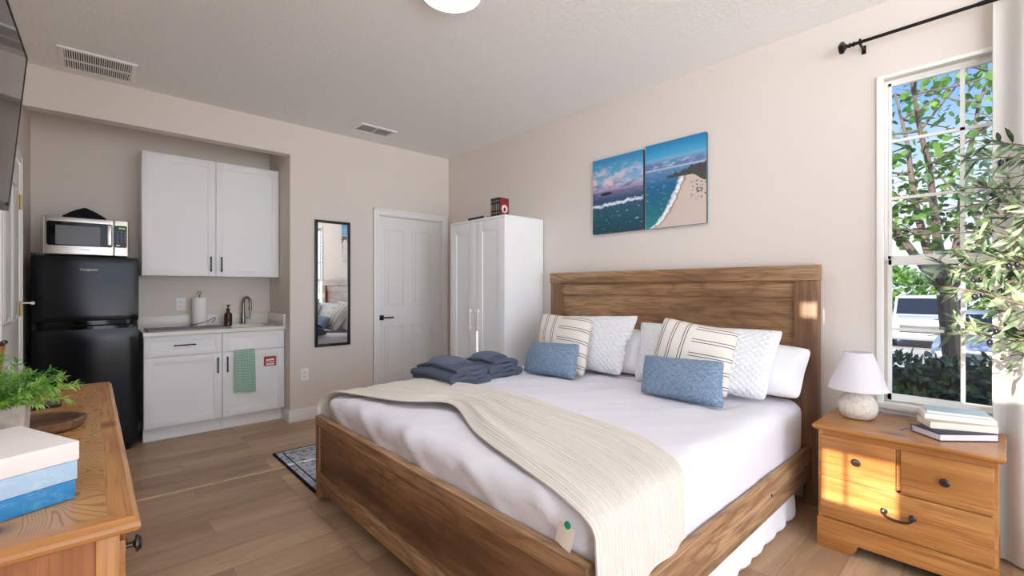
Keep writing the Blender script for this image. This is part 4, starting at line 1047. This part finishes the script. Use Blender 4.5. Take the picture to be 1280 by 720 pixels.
for a in (0, 120, 240): m.tube([(lx + .012 * math.cos(R(a)), ly + .012 * math.sin(R(a)), .778), (lx + .07 * math.cos(R(a)), ly + .07 * math.sin(R(a)), .868)], .0016, 6)
m.build('shade_support', M_brass, la)

# books on the nightstand
def flat_book(cx, cy, z, L, W, T, rot, cov, pg, label, hard=True):
    M = Matrix.Translation((cx, cy, z)) @ Matrix.Rotation(R(rot), 4, 'Z') @ Matrix.Translation((-W / 2, -L / 2, 0))
    return book('book', L, W, T, M, plain('book_cover', cov, .5), label, 'books on the nightstand', plain('book_page_edge', pg, .8), hard)
bk = flat_book(2.792, .168, .581, .243, .150, .030, -134.4, (40, 38, 58), (226, 218, 226), 'dark hardcover book with white pages, bottom of the nightstand stack')
MB().tube([(2.752, .290, .596), (2.745, .308, .594), (2.738, .326, .588), (2.720, .338, .583)], .0012, 6).build('ribbon', plain('ribbon', (40, 38, 58), .6), bk)
flat_book(2.842, .163, .6115, .23, .125, .029, -153, (204, 186, 164), (238, 228, 212), 'beige book with cream pages lying on the dark hardcover', False)
flat_book(2.878, .166, .641, .235, .130, .022, -164, (236, 228, 220), (244, 240, 234), 'white book third up in the nightstand stack', False)
flat_book(2.895, .166, .6635, .21, .125, .010, -168, (186, 206, 212), (240, 238, 234), 'thin pale blue book on top of the nightstand stack', False)

# ------------------------------------------------------------------ dresser and its things
DXF, DY0, DY1, DZT = .070, 1.113, 2.826, .800
dr = thing('dresser', (-.14, 1.97, 0), 'long oak topped pine dresser along the left wall', 'dresser')
# top: burl field with a bevelled frame
MB().box(LX + .009, DXF - .0478, DY0 + .0478, DY1 - .0478, DZT - .020, DZT).build('top_panel', M_burl, dr)
def frame_piece(p0, p1, q0, q1, nz):  # outer edge p0-p1, inner edge q0-q1, outer edge eased
    b = bmesh.new(); pr = []
    for (o_, i_) in ((p0, q0), (p1, q1)):
        o_, i_ = V((*o_, 0)), V((*i_, 0)); d = (i_ - o_).normalized()
        L = (i_ - o_).length
        pr.append([b.verts.new(o_ + d * a + V((0, 0, z))) for a, z in ((.012, DZT - .028), (.004, DZT - .024), (0, DZT - .017), (.003, DZT - .009), (.017, DZT), (L, DZT), (L, DZT - .028))])
    n = len(pr[0])
    b.faces.new(pr[0]); b.faces.new(pr[1][::-1])
    for k in range(n): b.faces.new((pr[0][k], pr[0][(k + 1) % n], pr[1][(k + 1) % n], pr[1][k]))
    bmesh.ops.recalc_face_normals(b, faces=b.faces)
    return b
w_ = .048
cx0, cx1 = LX + .006, DXF
ed = MB(); ed.merge(frame_piece((cx1, DY0), (cx1, DY1), (cx1 - w_, DY0 + w_), (cx1 - w_, DY1 - w_), 0)); ed.build('front_edging', M_pineY, dr, ang=20)
ed = MB(); ed.merge(frame_piece((cx0, DY0), (cx1, DY0), (cx0 + .001, DY0 + w_), (cx1 - w_, DY0 + w_), 0)); ed.build('end_edging', M_pineX, dr, ang=20)
ed = MB(); ed.merge(frame_piece((cx1, DY1), (cx0, DY1), (cx1 - w_, DY1 - w_), (cx0 + .001, DY1 - w_), 0)); ed.build('end_edging', M_pineX, dr, ang=20)
EX = .040
def endpanel(y0, y1, s):
    m = MB(); fy = y0 if s < 0 else y1
    MB().box(EX - .034, EX, y0, y1, .06, DZT - .028, .002).box(LX + .014, LX + .05, y0, y1, .06, DZT - .028, .002).build('end_stile', M_pineZ, dr)
    MB().box(LX + .05, EX - .034, y0 + .006, y1 - .004, .06, DZT - .028).build('end_panel', M_pineEnd, dr)
endpanel(DY0 + .028, DY0 + .050, -1); endpanel(DY1 - .050, DY1 - .028, 1)
MB().box(LX + .014, LX + .024, DY0 + .05, DY1 - .05, .06, DZT - .028).box(LX + .024, EX - .02, DY0 + .05, DY1 - .05, .06, .08).box(LX + .03, EX - .002, DY0 + .05, DY1 - .05, DZT - .05, DZT - .028).build('carcass', M_pineY, dr)
MB().box(LX + .014, EX + .004, DY0 + .022, DY1 - .022, 0, .065, .004).build('plinth', M_pineY, dr)
cw = (DY1 - DY0 - .10 - .04) / 3
for r_ in range(3):
    for c in range(3):
        y0 = DY0 + .052 + c * (cw + .018); z0 = .075 + r_ * .226
        d = MB().box(EX - .016, EX + .010, y0, y0 + cw, z0, z0 + .215, .004).build('drawer', M_pineY, dr)
        for k in ((.29, .71) if cw > .4 else (.5,)):
            MB().lathe([(0, 0), (.006, 0), (.006, .018), (.010, .021), (.0185, .023), (.0185, .026), (.014, .032), (0, .035)], (EX + .010, y0 + cw * k, z0 + .137), 20, Matrix.Rotation(R(90), 4, 'Y')).build('knob', M_knob, d)

def painted(name, c, c2):
    t = NT(name); f = t.noise(t.map(t.coord(), (5, 90, 60), (0, 0, R(23))), 1.2, 4, .7)
    t.set(Base_Color=t.mix(t.sstep(f, .45, .75), lin(*c), lin(*c2)), Roughness=.6); return t.m
c0 = V((-.018, 1.302)); e1 = V((-.916, -.400)); e2 = V((-.400, .916))
ang = math.degrees(math.atan2(e2.y, e2.x)) - 90
for k, (c, c2, lab) in enumerate((((44, 134, 198), (92, 168, 220), 'bright blue wooden block, bottom of the stack on the dresser'), ((170, 204, 234), (196, 220, 242), 'pale blue wooden block in the middle of the dresser stack'), ((240, 236, 236), (246, 242, 242), 'white wooden block on top of the dresser stack'))):
    o = .003 * (2 - k)
    M = Matrix(((e1.x, e2.x, 0, c0.x + o * e1.x), (e1.y, e2.y, 0, c0.y + o * e1.y), (0, 0, 1, .801 + k * .0387), (0, 0, 0, 1)))
    ob = MB().box(0, .20, 0, .255, 0, .0382, .0015, M=M).build('wooden_block', painted('block_paint', c, c2), org=(c0.x, c0.y, .801 + k * .0387))
    tag(ob, lab, 'block', 'painted wooden blocks on the dresser')

# planter
px, py = -.205, 1.70
pl = thing('potted_plant', (px, py, .80), 'feathery green plant in a grey concrete pot on the dresser', 'plant')
t = NT('concrete'); n_ = t.noise(t.coord(), 22, 5, .65)
t.set(Base_Color=t.ramp(n_, [(.3, lin(168, 160, 152)), (.7, lin(204, 196, 190))]), Roughness=.9); t.bump(n_, .3, .004)
b = bmesh.new(); rr = []
for s_, z in ((.076, .801), (.080, .804), (.088, .947), (.088, .950), (.079, .950), (.076, .925)):
    rr.append([b.verts.new((px + q[0] * s_, py + q[1] * s_, z)) for q in ((-1, -.92), (-.92, -1), (.92, -1), (1, -.92), (1, .92), (.92, 1), (-.92, 1), (-1, .92))])
for A, B in zip(rr, rr[1:]):
    for k in range(8): b.faces.new((A[k], A[(k + 1) % 8], B[(k + 1) % 8], B[k]))
b.faces.new(rr[0][::-1]); b.faces.new(rr[-1])
m = MB(); m.merge(b); m.build('pot', t.m, pl, ang=25)
MB().box(px - .074, px + .074, py - .074, py + .074, .92, .935, .004).build('soil', plain('soil', (56, 42, 32), 1, bump=(60, .8, .01)), pl)

def leaf(vs, fs, base, d, nrm, L, Wd, droop=.15, fold=.25, prof=((.3, 1.0), (.7, .7))):
    """a leaf with a midrib fold: base, stations of the blade, tip"""
    d = d.normalized(); s = d.cross(nrm)
    if s.length < 1e-4: s = d.cross(V((1, .3, .2)))
    s.normalize(); n = s.cross(d).normalized(); k0 = len(vs)
    vs.append(base)
    for f, w in prof:
        c = base + d * L * f - n * L * droop * f * f
        vs += [c + s * Wd * w / 2 + n * Wd * fold * w * .5, c, c - s * Wd * w / 2 + n * Wd * fold * w * .5]
    vs.append(base + d * L - n * L * droop)
    fs += [(k0, k0 + 1, k0 + 2), (k0, k0 + 2, k0 + 3)]
    for q in range(len(prof) - 1):
        a = k0 + 1 + q * 3; fs += [(a, a + 3, a + 4, a + 1), (a + 1, a + 4, a + 5, a + 2)]
    a = k0 + 1 + (len(prof) - 1) * 3; e = k0 + 1 + len(prof) * 3
    fs += [(a, e, a + 1), (a + 1, e, a + 2)]
rnd = random.Random(3)
vs, fs = [], []; st = MB()
def rv(r, a=1): return V((r.uniform(-a, a), r.uniform(-a, a), r.uniform(-a, a)))
for k in range(95):
    a = rnd.uniform(0, 2 * math.pi); out = rnd.random() ** .7
    p = V((px + .05 * out * math.cos(a), py + .05 * out * math.sin(a), .934))
    d = V((math.cos(a) * (.25 + out * .85), math.sin(a) * (.25 + out * .85), 1.25 - .65 * out)).normalized()
    if d.x < 0: d.x *= .55; d.normalize()
    L = rnd.uniform(.085, .155); pts = [p]; n = 7
    for q in range(n):
        d = (d + V((0, 0, -.10 * out)) + rv(rnd, .10)).normalized(); p = p + d * L / n; pts.append(p.copy())
    if min(q.x for q in pts) < LX + .03 or min(q.z for q in pts) < .93: continue
    st.tube(pts, [.0016 - .0008 * i / n for i in range(n + 1)], 5)
    for i in range(1, n + 1):
        dd = (pts[i] - pts[i - 1]).normalized()
        for q in range(7 if i < n else 10):
            u = rv(rnd).normalized(); ld = (dd * .75 + (u - dd * u.dot(dd)).normalized() * .9)
            b0 = pts[i - 1].lerp(pts[i], rnd.random())
            Lf = rnd.uniform(.018, .034) * (1 - .25 * i / n)
            if b0.x + ld.normalized().x * Lf < LX + .008: continue
            leaf(vs, fs, b0, ld, V((0, 0, 1)) + rv(rnd, .4), Lf, .0052, .15, .3)
st.build('stems', M_fern, pl); raw('foliage', vs, fs, M_fern, pl)
# tray
tc = (-.135, 1.982)
t = wood('dark_tray_wood', (70, 46, 32), (112, 80, 58), (150, 116, 92), 'X', 9, 7, rough=.5)
o = MB().lathe([(0, 0), (.100, 0), (.116, .006), (.1245, .020), (.126, .031), (.122, .033), (.113, .031), (.107, .017), (.096, .010), (0, .010)], (tc[0], tc[1], .8005), 48, sx=1.0, sy=.86).build('tray', t, org=(tc[0], tc[1], .8005), ang=40)
tag(o, 'round dark carved wooden tray on the dresser behind the plant', 'tray')
# remote
rm = thing('remote_control', (-.165, 2.34, .80), 'black remote control lying on the dresser behind the tray', 'remote')
Mr = Matrix.Translation((-.165, 2.345, .8005)) @ Matrix.Rotation(R(10), 4, 'Z')
MB().box(-.085, .085, -.021, .021, .002, .019, .005, M=Mr).build('body', M_black, rm)
m = MB()
for i in range(8):
    for j in range(3): m.box(-.07 + i * .018, -.06 + i * .018, -.012 + j * .0105, -.006 + j * .0105, .018, .0205, .0008, M=Mr)
m.build('buttons', plain('remote_buttons', (90, 90, 94), .5), rm)
# gilded lantern leaning behind the plant
ln = thing('gold_lantern', (-.24, 2.13, .80), 'gold edged glass lantern standing behind the potted plant', 'lantern')
MB().box(-.315, -.215, 2.09, 2.19, .8005, .82, .003).build('base', M_gold, ln)
m = MB(); q0 = [(-.300, 2.10), (-.230, 2.10), (-.230, 2.18), (-.300, 2.18)]
tops = [(q[0] + .025, q[1], z) for q, z in zip(q0, (1.025, 1.058, 1.058, 1.025))]
for q, tp in zip(q0, tops): m.tube([(q[0], q[1], .82), tp], .005, 4)
for k in range(4): m.tube([tops[k], tops[(k + 1) % 4]], .005, 4)
m.build('frame', M_gold, ln)
MB().prism([(-.297, .822), (-.233, .822), (-.208, 1.054), (-.272, 1.023)], 'Y', 2.104, 2.176).build('glass', glass('lantern_glass', (.62, .74, .66, 1), .1), ln)
m = MB()
for tp in tops: m.lathe([(0, -.007), (.008, -.004), (.008, .004), (0, .008)], tp, 10)
m.build('corner_finials', M_black, ln)

# ------------------------------------------------------------------ television on its arm
tv = thing('television', (-.22, 2.14, 1.85), 'large black wall mounted television tilted down on the left', 'television')
A, B_, C_ = V((-.191, 2.70, 2.167)), V((-.244, 2.70, 1.538)), V((-.213, 1.585, 2.167))
ey = (C_ - A).normalized(); ez = (A - B_).normalized(); ex = ez.cross(ey) ; ex = -ex if ex.x < 0 else ex
ex.normalize(); ez = ey.cross(ex) if ey.cross(ex).z > 0 else ex.cross(ey)
Hh, Ww = (A - B_).length, (C_ - A).length
def TVM(): return Matrix(((ey.x, ez.x, ex.x, B_.x), (ey.y, ez.y, ex.y, B_.y), (ey.z, ez.z, ex.z, B_.z), (0, 0, 0, 1)))
MB().box(0, Ww, 0, Hh, -.035, -.002, .003, M=TVM()).build('case', M_black, tv)
MB().box(.006, Ww - .006, .016, Hh - .006, -.004, .0, M=TVM()).build('screen', plain('tv_screen', (34, 34, 36), .05, spec=1.0), tv)
m = MB()
for q in ((0, Ww, 0, .016), (0, Ww, Hh - .006, Hh), (0, .006, .016, Hh - .006), (Ww - .006, Ww, .016, Hh - .006)): m.box(q[0], q[1], q[2], q[3], -.006, .002, M=TVM())
m.build('bezel', M_black, tv)
MB().box(LX + .001, LX + .012, 2.02, 2.26, 1.74, 2.0).box(LX + .01, -.265, 2.10, 2.18, 1.82, 1.90).build('wall_bracket', M_blackmetal, tv)

# ------------------------------------------------------------------ curtain and rod
rod = thing('curtain_rod', (3.0, .10, 2.535), 'black curtain rod with a square finial over the window', 'curtain rod')
MB().tube([(3.0, .565, 2.535), (3.0, -.62, 2.535)], .0085, 12).tube([(3.0, .10, 2.535), (3.0, -.62, 2.535)], .0105, 12).build('pole', M_blackmetal, rod)
RM = Matrix.Rotation(R(-90), 4, 'X')
m = MB().lathe([(0, 0), (.012, 0), (.014, .006), (.010, .011), (.010, .016), (.015, .022), (.009, .028), (.011, .034), (.026, .048)], (3.0, .560, 2.535), 4, RM).lathe([(0, .046), (.030, .046), (.033, .052), (.033, .062), (.024, .070), (0, .072)], (3.0, .560, 2.535), 4, RM)
m.build('finial', M_blackmetal, rod, ang=20)
for y in (.535, -.58): MB().box(2.99, WX, y - .005, y + .005, 2.516, 2.526, .002).box(2.986, 2.991, y - .005, y + .005, 2.518, 2.548, .001).box(3.009, 3.014, y - .005, y + .005, 2.518, 2.540, .001).box(WX - .005, WX, y - .010, y + .010, 2.50, 2.545, .002).build('bracket', M_blackmetal, rod)
def curf(u, v):
    y = .052 - u * .52
    w = math.sin(u * 24 + .6 * math.sin(v * 3)) 
    x = 3.002 + .024 * w * (.75 + .25 * v) + .006 * noise.noise(V((u * 6, v * 3, 0)))
    if v < .03: x = 3.0 + .0125 + .011 * (w * .5)
    return (x, y + .006 * noise.noise(V((u * 2, v * 4, 5))) * v, 2.575 - v * 2.562)
tag(MB().sheet(curf, 90, 60, .004).build('curtain', M_curtain, org=(3.0, -.21, .013), ang=80), 'off white linen curtain hanging at the right of the window', 'curtain')

# ------------------------------------------------------------------ artificial olive tree
ot = thing('olive_tree', (2.62, -.36, 0), 'leafy olive tree with dark olives in front of the curtain', 'tree')
MB().lathe([(0, 0), (.10, 0), (.125, .02), (.14, .20), (.135, .28), (.12, .285), (.115, .26), (0, .255)], (2.62, -.36, 0), 32).build('pot', plain('olive_pot', (214, 206, 196), .8, var=.06), ot)
rn = random.Random(11); tm = MB(); vs, fs = [], []; tips = []
trunk = [(2.62, -.36, .25), (2.615, -.35, .60), (2.63, -.34, .95), (2.62, -.33, 1.30), (2.62, -.33, 1.62), (2.60, -.32, 1.86)]
tm.tube(trunk, [.017, .015, .013, .011, .008, .004], 8)
def olive_leaves(pts, dens):
    for i in range(1, len(pts)):
        dd = (pts[i] - pts[i - 1]); L = dd.length; dd.normalize()
        for q in range(max(1, int(L * dens))):
            b0 = pts[i - 1].lerp(pts[i], rn.random()); u = rv(rn); u = (u - dd * u.dot(dd)).normalized()
            d = dd * rn.uniform(.35, .95) + u * .8 + V((0, 0, -.12))
            Lf = rn.uniform(.06, .098)
            tip = b0 + d.normalized() * Lf
            if max(b0.x, tip.x) > 2.95: continue
            leaf(vs, fs, b0, d, V((-.5, 0, .8)) + rv(rn, .6), Lf, rn.uniform(.014, .021), rn.uniform(.0, .25), .2, ((.18, .62), (.45, 1.0), (.75, .72)))
targets = [(.150, 1.80), (.09, 1.86), (.168, 1.70), (.11, 1.66), (.193, 1.62), (.10, 1.56), (.14, 1.52), (.215, 1.44), (.252, 1.345), (.20, 1.37), (.228, 1.285), (.165, 1.27), (.12, 1.40), (.155, 1.135), (.185, 1.085), (.10, 1.10), (.03, .99), (.06, 1.20), (.05, 1.48), (.04, 1.72), (.0, 1.30), (-.03, 1.08), (.02, 1.60), (-.02, 1.80),
           (-.55, 1.3), (-.6, 1.55), (-.5, 1.75), (-.3, 2.0), (-.45, 1.15), (-.7, 1.4)]
for k, (ty, tz) in enumerate(targets):
    tx = 2.62 + rn.uniform(-.14, .17)
    T = V((tx, ty, tz)); s = V((2.62, -.33, min(1.75, max(.9, tz - rn.uniform(.12, .3)))))
    mid = s.lerp(T, .5) + V((0, 0, .05)); pts = []
    for q in range(9):
        f = q / 8; pts.append(s * (1 - f) ** 2 + mid * 2 * f * (1 - f) + T * f * f + V((0, 0, -.05 * f ** 3)) + rv(rn, .006))
    tm.tube(pts, [.0055 - .004 * q / 8 for q in range(9)], 6)
    olive_leaves(pts[2:], 58)
    for q in (4, 6):
        d = (pts[q] - pts[q - 1]).normalized() + rv(rn, .9); d.normalize(); L = rn.uniform(.07, .13)
        sub = [pts[q] + d * L * f / 3 + V((0, 0, -.01 * f * f / 3)) for f in range(4)]
        if max(p.x for p in sub) > 2.90: continue
        tm.tube(sub, [.0022, .0018, .0014, .001], 5); olive_leaves(sub, 65)
    leaf(vs, fs, pts[-1], pts[-1] - pts[-2], V((-.4, 0, 1)), .075, .014, .1, .2, ((.18, .62), (.45, 1.0), (.75, .72)))
    if k % 2 == 0 or k in (13, 15): tips.append(pts[6])
tm.build('branches', M_obark, ot); raw('foliage', vs, fs, M_olive, ot)
for p in tips[:13]:
    for d in ([V((0, 0, 0))] if rn.random() < .5 else [V((0, 0, 0)), V((.01, -.022, .006))]):
        q = p + d + V((0, 0, -.022))
        MB().lathe([(0, -.013), (.006, -.011), (.0095, -.003), (.009, .005), (.005, .011), (0, .013)], q, 12).tube([q + V((0, 0, .012)), p + d], .0008, 4).build('olive', M_olivefruit, ot)

# ------------------------------------------------------------------ outside the window
def gz(x): return -.32 if x < 6 else (-.32 - (x - 6) / 3 * .43 if x < 9 else -.75)
m = MB(); m.prism([(3.25, -.5), (60, -1.0), (60, -.75), (9, -.75), (6, -.32), (3.25, -.32)], 'Y', -25, 40)
t = NT('outdoor_ground'); o_ = t.coord(); x_ = t.sep(o_)[0]; n_ = t.noise(o_, 3, 5)
gr = t.mix(n_, lin(70, 92, 48), lin(110, 122, 70)); pv = t.mix(n_, lin(150, 148, 146), lin(178, 176, 172))
t.set(Base_Color=t.mix(t.sstep(x_, 7.6, 7.8), gr, pv), Roughness=.95)
struct('ground', m, t.m, 'grass and paved parking beyond the window')
rh = random.Random(5)
hg = thing('hedge', (4.95, .9, -.32), 'dark clipped green hedge outside under the window', 'hedge')
MB().rbox(4.66, 5.26, -2.4, 4.2, -.31, .57, .12, 24, lambda p, n: p + n * .05 * noise.noise(p * 4)).build('branches', plain('hedge_core', (20, 30, 20), 1), hg)
vs, fs = [], []
for k in range(9000):
    y = rh.uniform(-2.45, 4.25); s = rh.random()
    if s < .5: p = V((4.64 + rh.uniform(-.06, .04), y, rh.uniform(-.30, .61))); n = V((-1, 0, .4))
    elif s < .85: p = V((rh.uniform(4.6, 5.32), y, .59 + rh.uniform(-.05, .07))); n = V((0, 0, 1))
    else: p = V((5.28 + rh.uniform(-.04, .05), y, rh.uniform(-.30, .61))); n = V((1, 0, .4))
    leaf(vs, fs, p, n * .7 + rv(rh, .9), n + rv(rh, .6), rh.uniform(.05, .085), .036, .1, .2, ((.3, .9), (.65, .85)))
raw('foliage', vs, fs, M_hedge, hg)

def leafy_tree(loc, h, stems, spread, nleaf, seed, label, Lf=(.07, .11)):
    r = random.Random(seed); loc = V(loc)
    tr = thing('garden_tree', loc, label, 'tree', 'trees outside the window')
    m = MB(); ends = []
    fork = loc + V((0, .02, h * .40))
    m.tube([loc + V((0, -.10, 0)), loc + V((0, -.06, h * .16)), fork], [.12, .095, .08], 10)
    for k in range(stems):
        a = 2 * math.pi * k / stems + r.uniform(-.3, .3); d = V((.45 * math.cos(a), .62 * math.sin(a), 1)).normalized(); p = fork.copy(); pts = [p.copy()]
        n = 7; L = h * .62 / n
        for q in range(n):
            d = (d + rv(r, .13) + V((0, 0, .05))).normalized(); p = p + d * L; pts.append(p.copy())
            if q >= 1:
                for w in range(2):
                    e = (d * .5 + rv(r, 1.0)).normalized(); e.z = abs(e.z) * .4 + .05; b = p.copy(); bp = [b.copy()]
                    for z in range(4): e = (e + rv(r, .22)).normalized(); b = b + e * spread * .16; bp.append(b.copy())
                    m.tube(bp, [.014, .011, .008, .006, .004], 5); ends += bp[1:]
        m.tube(pts, [.046 - .036 * q / n for q in range(n + 1)], 8); ends += pts[3:]
    m.build('trunk', M_bark, tr)
    vs, fs = [], []
    for k in range(nleaf):
        c = r.choice(ends) + rv(r, .20); d = rv(r) + V((0, 0, -.35))
        leaf(vs, fs, c, d, V((0, 0, 1)) + rv(r, .7), r.uniform(*Lf), r.uniform(.055, .085), .2, .12, ((.15, .75), (.4, 1.0), (.72, .7)))
    raw('foliage', vs, fs, M_treeleaf, tr)
leafy_tree((6.5, .42, gz(6.5)), 3.9, 6, 1.2, 1500, 4, 'slender multi stemmed green tree just outside the window')
leafy_tree((10.2, -.45, gz(10.2)), 4.4, 5, 1.4, 600, 9, 'second green tree behind, nearer the curtain side of the window')
for k, (x, y, h, sd) in enumerate(((29, 10.2, 3.6, 21), (30, 4.6, 3.2, 22), (29, -.6, 4.0, 23))):
    bs = thing('distant_bush', (x, y, -.75), ['far green bush beyond the cars, leftmost through the window', 'far green bush beyond the white truck', 'far green bush beyond the cars behind the curtain edge'][k], 'bush', 'bushes beyond the parking')
    r = random.Random(sd); vs, fs = [], []
    for q in range(1500):
        u = rv(r).normalized() * r.uniform(.75, 1.0); p = V((x + u.x * 1.6, y + u.y * 2.1, -.75 + h * .5 + u.z * h * .5))
        leaf(vs, fs, p, u + rv(r, .8), u + rv(r, .5), r.uniform(.25, .4), .2, .1, .2, ((.3, .9), (.65, .8)))
    raw('foliage', vs, fs, M_treeleaf, bs)
    MB().tube([(x, y, -.75), (x, y, -.75 + h * .6)], [.14, .06], 8).build('trunk', M_bark, bs)

def vehicle(loc, rot, body, pick, label, nm):
    c = thing(nm, loc, label, 'car', 'cars parked outside')
    M = Matrix.Translation(loc) @ Matrix.Rotation(R(rot), 4, 'Z')     # local +X is the front, Y across
    Wd = .96; hz = 1.04 if pick else .86
    if pick: prof = [(2.55, .42), (2.62, .55), (2.62, .92), (2.50, 1.04), (1.25, 1.10), (-.75, 1.10), (-2.75, 1.12), (-2.8, .5), (-2.75, .42)]
    else: prof = [(2.15, .30), (2.25, .42), (2.22, .66), (2.05, .76), (1.05, .90), (-1.6, .93), (-2.15, .90), (-2.25, .6), (-2.2, .32)]
    bodym = plain('car_paint', body, .2, .1)
    MB().prism(prof, 'Y', -Wd, Wd, M=M, bev=.06).build('body', bodym, c)
    cab = [(1.20, hz), (.55, hz + .66), (-.55, hz + .70), (-.85, hz)] if pick else [(1.0, .86), (.25, 1.40), (-.9, 1.42), (-1.75, .9)]
    MB().prism(cab, 'Y', -Wd + .08, Wd - .08, M=M, bev=.05).build('cab', bodym, c)
    gm = plain('car_glass', (24, 30, 38), .08)
    f0, f1 = V(cab[0]), V(cab[1]); n = V((f1.y - f0.y, f0.x - f1.x)).normalized() * .012
    a, b_ = f0.lerp(f1, .12) + n, f0.lerp(f1, .90) + n
    MB().prism([tuple(a), tuple(b_), tuple(b_ - n * 2), tuple(a - n * 2)], 'Y', -Wd + .16, Wd - .16, M=M).build('windscreen', gm, c)
    z0, z1 = hz + .10, cab[1][1] - .08
    def lerpx(p, q, z): f = (z - p[1]) / (q[1] - p[1]); return p[0] + (q[0] - p[0]) * f
    side = [(lerpx(cab[0], cab[1], z0) - .10, z0), (lerpx(cab[0], cab[1], z1) - .06, z1), (lerpx(cab[3], cab[2], z1) + .08, z1), (lerpx(cab[3], cab[2], z0) + .10, z0)]
    for s_ in (-1, 1): MB().prism(side, 'Y', s_ * (Wd - .075) - .006, s_ * (Wd - .075) + .006, M=M).build('side_window', gm, c)
    fx_ = prof[1][0] + .005; gz_ = (.62, .86) if pick else (.46, .60)
    m = MB().box(fx_ - .02, fx_ + .01, -.55, .55, gz_[0], gz_[1], .01, M=M).build('grille', plain('grille_dark', (60, 62, 66), .4), c)
    mm = MB()
    for q in range(3): mm.box(fx_, fx_ + .02, -.55, .55, gz_[0] + .04 + q * (gz_[1] - gz_[0]) / 3.4, gz_[0] + .065 + q * (gz_[1] - gz_[0]) / 3.4, M=M)
    mm.build('grille_bars', M_chrome, m)
    MB().box(fx_ - .10, fx_ + .07, -Wd + .03, Wd - .03, gz_[0] - .22, gz_[0] - .06, .03, M=M).build('bumper', plain('bumper_grey', (120, 124, 130), .4, .3), c)
    for s_ in (-1, 1):
        MB().box(fx_ - .06, fx_ + .012, s_ * .74 - .15, s_ * .74 + .15, gz_[0] + .04, gz_[1], .015, M=M).build('headlight', plain('headlight', (214, 220, 226), .1), c)
        for x in (1.65 if pick else 1.4, -1.75 if pick else -1.4):
            r_ = .40 if pick else .33
            Mw = M @ Matrix.Translation((x, s_ * (Wd - .10), r_)) @ Matrix.Rotation(R(90), 4, 'X')
            w_ = MB().lathe([(0, -.11), (r_ * .62, -.11), (r_ * .95, -.11), (r_, -.08), (r_, .08), (r_ * .95, .11), (r_ * .62, .11), (0, .11)], (0, 0, 0), 28, Mw).build('wheel', plain('tyre', (24, 24, 25), .8), c)
            MB().lathe([(0, -.118), (r_ * .58, -.118), (r_ * .6, -.10), (r_ * .6, .10), (r_ * .58, .118), (0, .118)], (0, 0, 0), 20, Mw).build('hub', M_chrome, w_)
    return c
vehicle(V((21.0, 1.8, -.75)), 181, (186, 190, 196), True, 'white pickup truck parked facing the window', 'pickup_truck')
vehicle(V((15.8, .18, -.75)), 179, (120, 128, 140), False, 'silver car parked beside the white pickup truck', 'car')

# ------------------------------------------------------------------ light: sky, low sun, camera
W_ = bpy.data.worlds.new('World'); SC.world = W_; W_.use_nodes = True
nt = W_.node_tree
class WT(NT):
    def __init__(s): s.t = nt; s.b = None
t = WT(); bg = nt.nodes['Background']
g = t.coord('Generated'); s = t.sep(g)
sky = t.ramp(s[2], [(.0, (.72, .80, .86)), (.08, (.86, .93, 1.0)), (.17, (.62, .82, 1.0)), (.30, (.24, .48, .95)), (.8, (.10, .27, .75))])
cl = t.noise(t.map(g, (1, 1, 2.5)), 3.2, 5, .6)
sky = t.mix(t.math('MULTIPLY', t.sstep(cl, .5, .68), t.math('SUBTRACT', 1.0, t.sstep(s[2], .12, .34))), sky, (1, 1, 1, 1))
# sky brightened behind and left of the viewer, added as fill for the room
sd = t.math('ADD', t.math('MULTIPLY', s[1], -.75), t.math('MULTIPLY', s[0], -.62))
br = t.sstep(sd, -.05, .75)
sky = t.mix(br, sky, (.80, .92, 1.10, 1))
sky = t.mix(t.sstep(s[2], -.03, .0), (1.5, 1.6, 1.7, 1), sky)  # lower half made brighter than the sky, added to light the ceiling
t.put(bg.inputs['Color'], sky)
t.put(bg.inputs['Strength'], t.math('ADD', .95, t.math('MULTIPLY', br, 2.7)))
su = bpy.data.lights.new('sun', 'SUN'); su.energy = 9.5; su.angle = R(.53); su.color = (1, .90, .76)
so = bpy.data.objects.new('sun', su); COL.objects.link(so); so.location = (-6, 0, 5)
so.rotation_euler = V((1, -.05, -.384)).to_track_quat('-Z', 'Y').to_euler()

cam = bpy.data.cameras.new('camera'); co = bpy.data.objects.new('camera', cam); COL.objects.link(co)
co.location = (0, 0, 1.232); co.rotation_euler = (R(90), 0, R(-42.6))
cam.sensor_width = 36; cam.lens = 572 / 1280 * 36; cam.clip_start = .02; cam.clip_end = 200
SC.camera = co
vs_ = SC.view_settings
vs_.view_transform = 'Standard'; vs_.look = 'None'; vs_.gamma = 1; vs_.use_curve_mapping = False; vs_.exposure = 0.36
SC.cycles.use_denoising = True
SC.cycles.max_bounces = 10; SC.cycles.diffuse_bounces = 10; SC.cycles.transparent_max_bounces = 12
SC.cycles.sample_clamp_indirect = 6
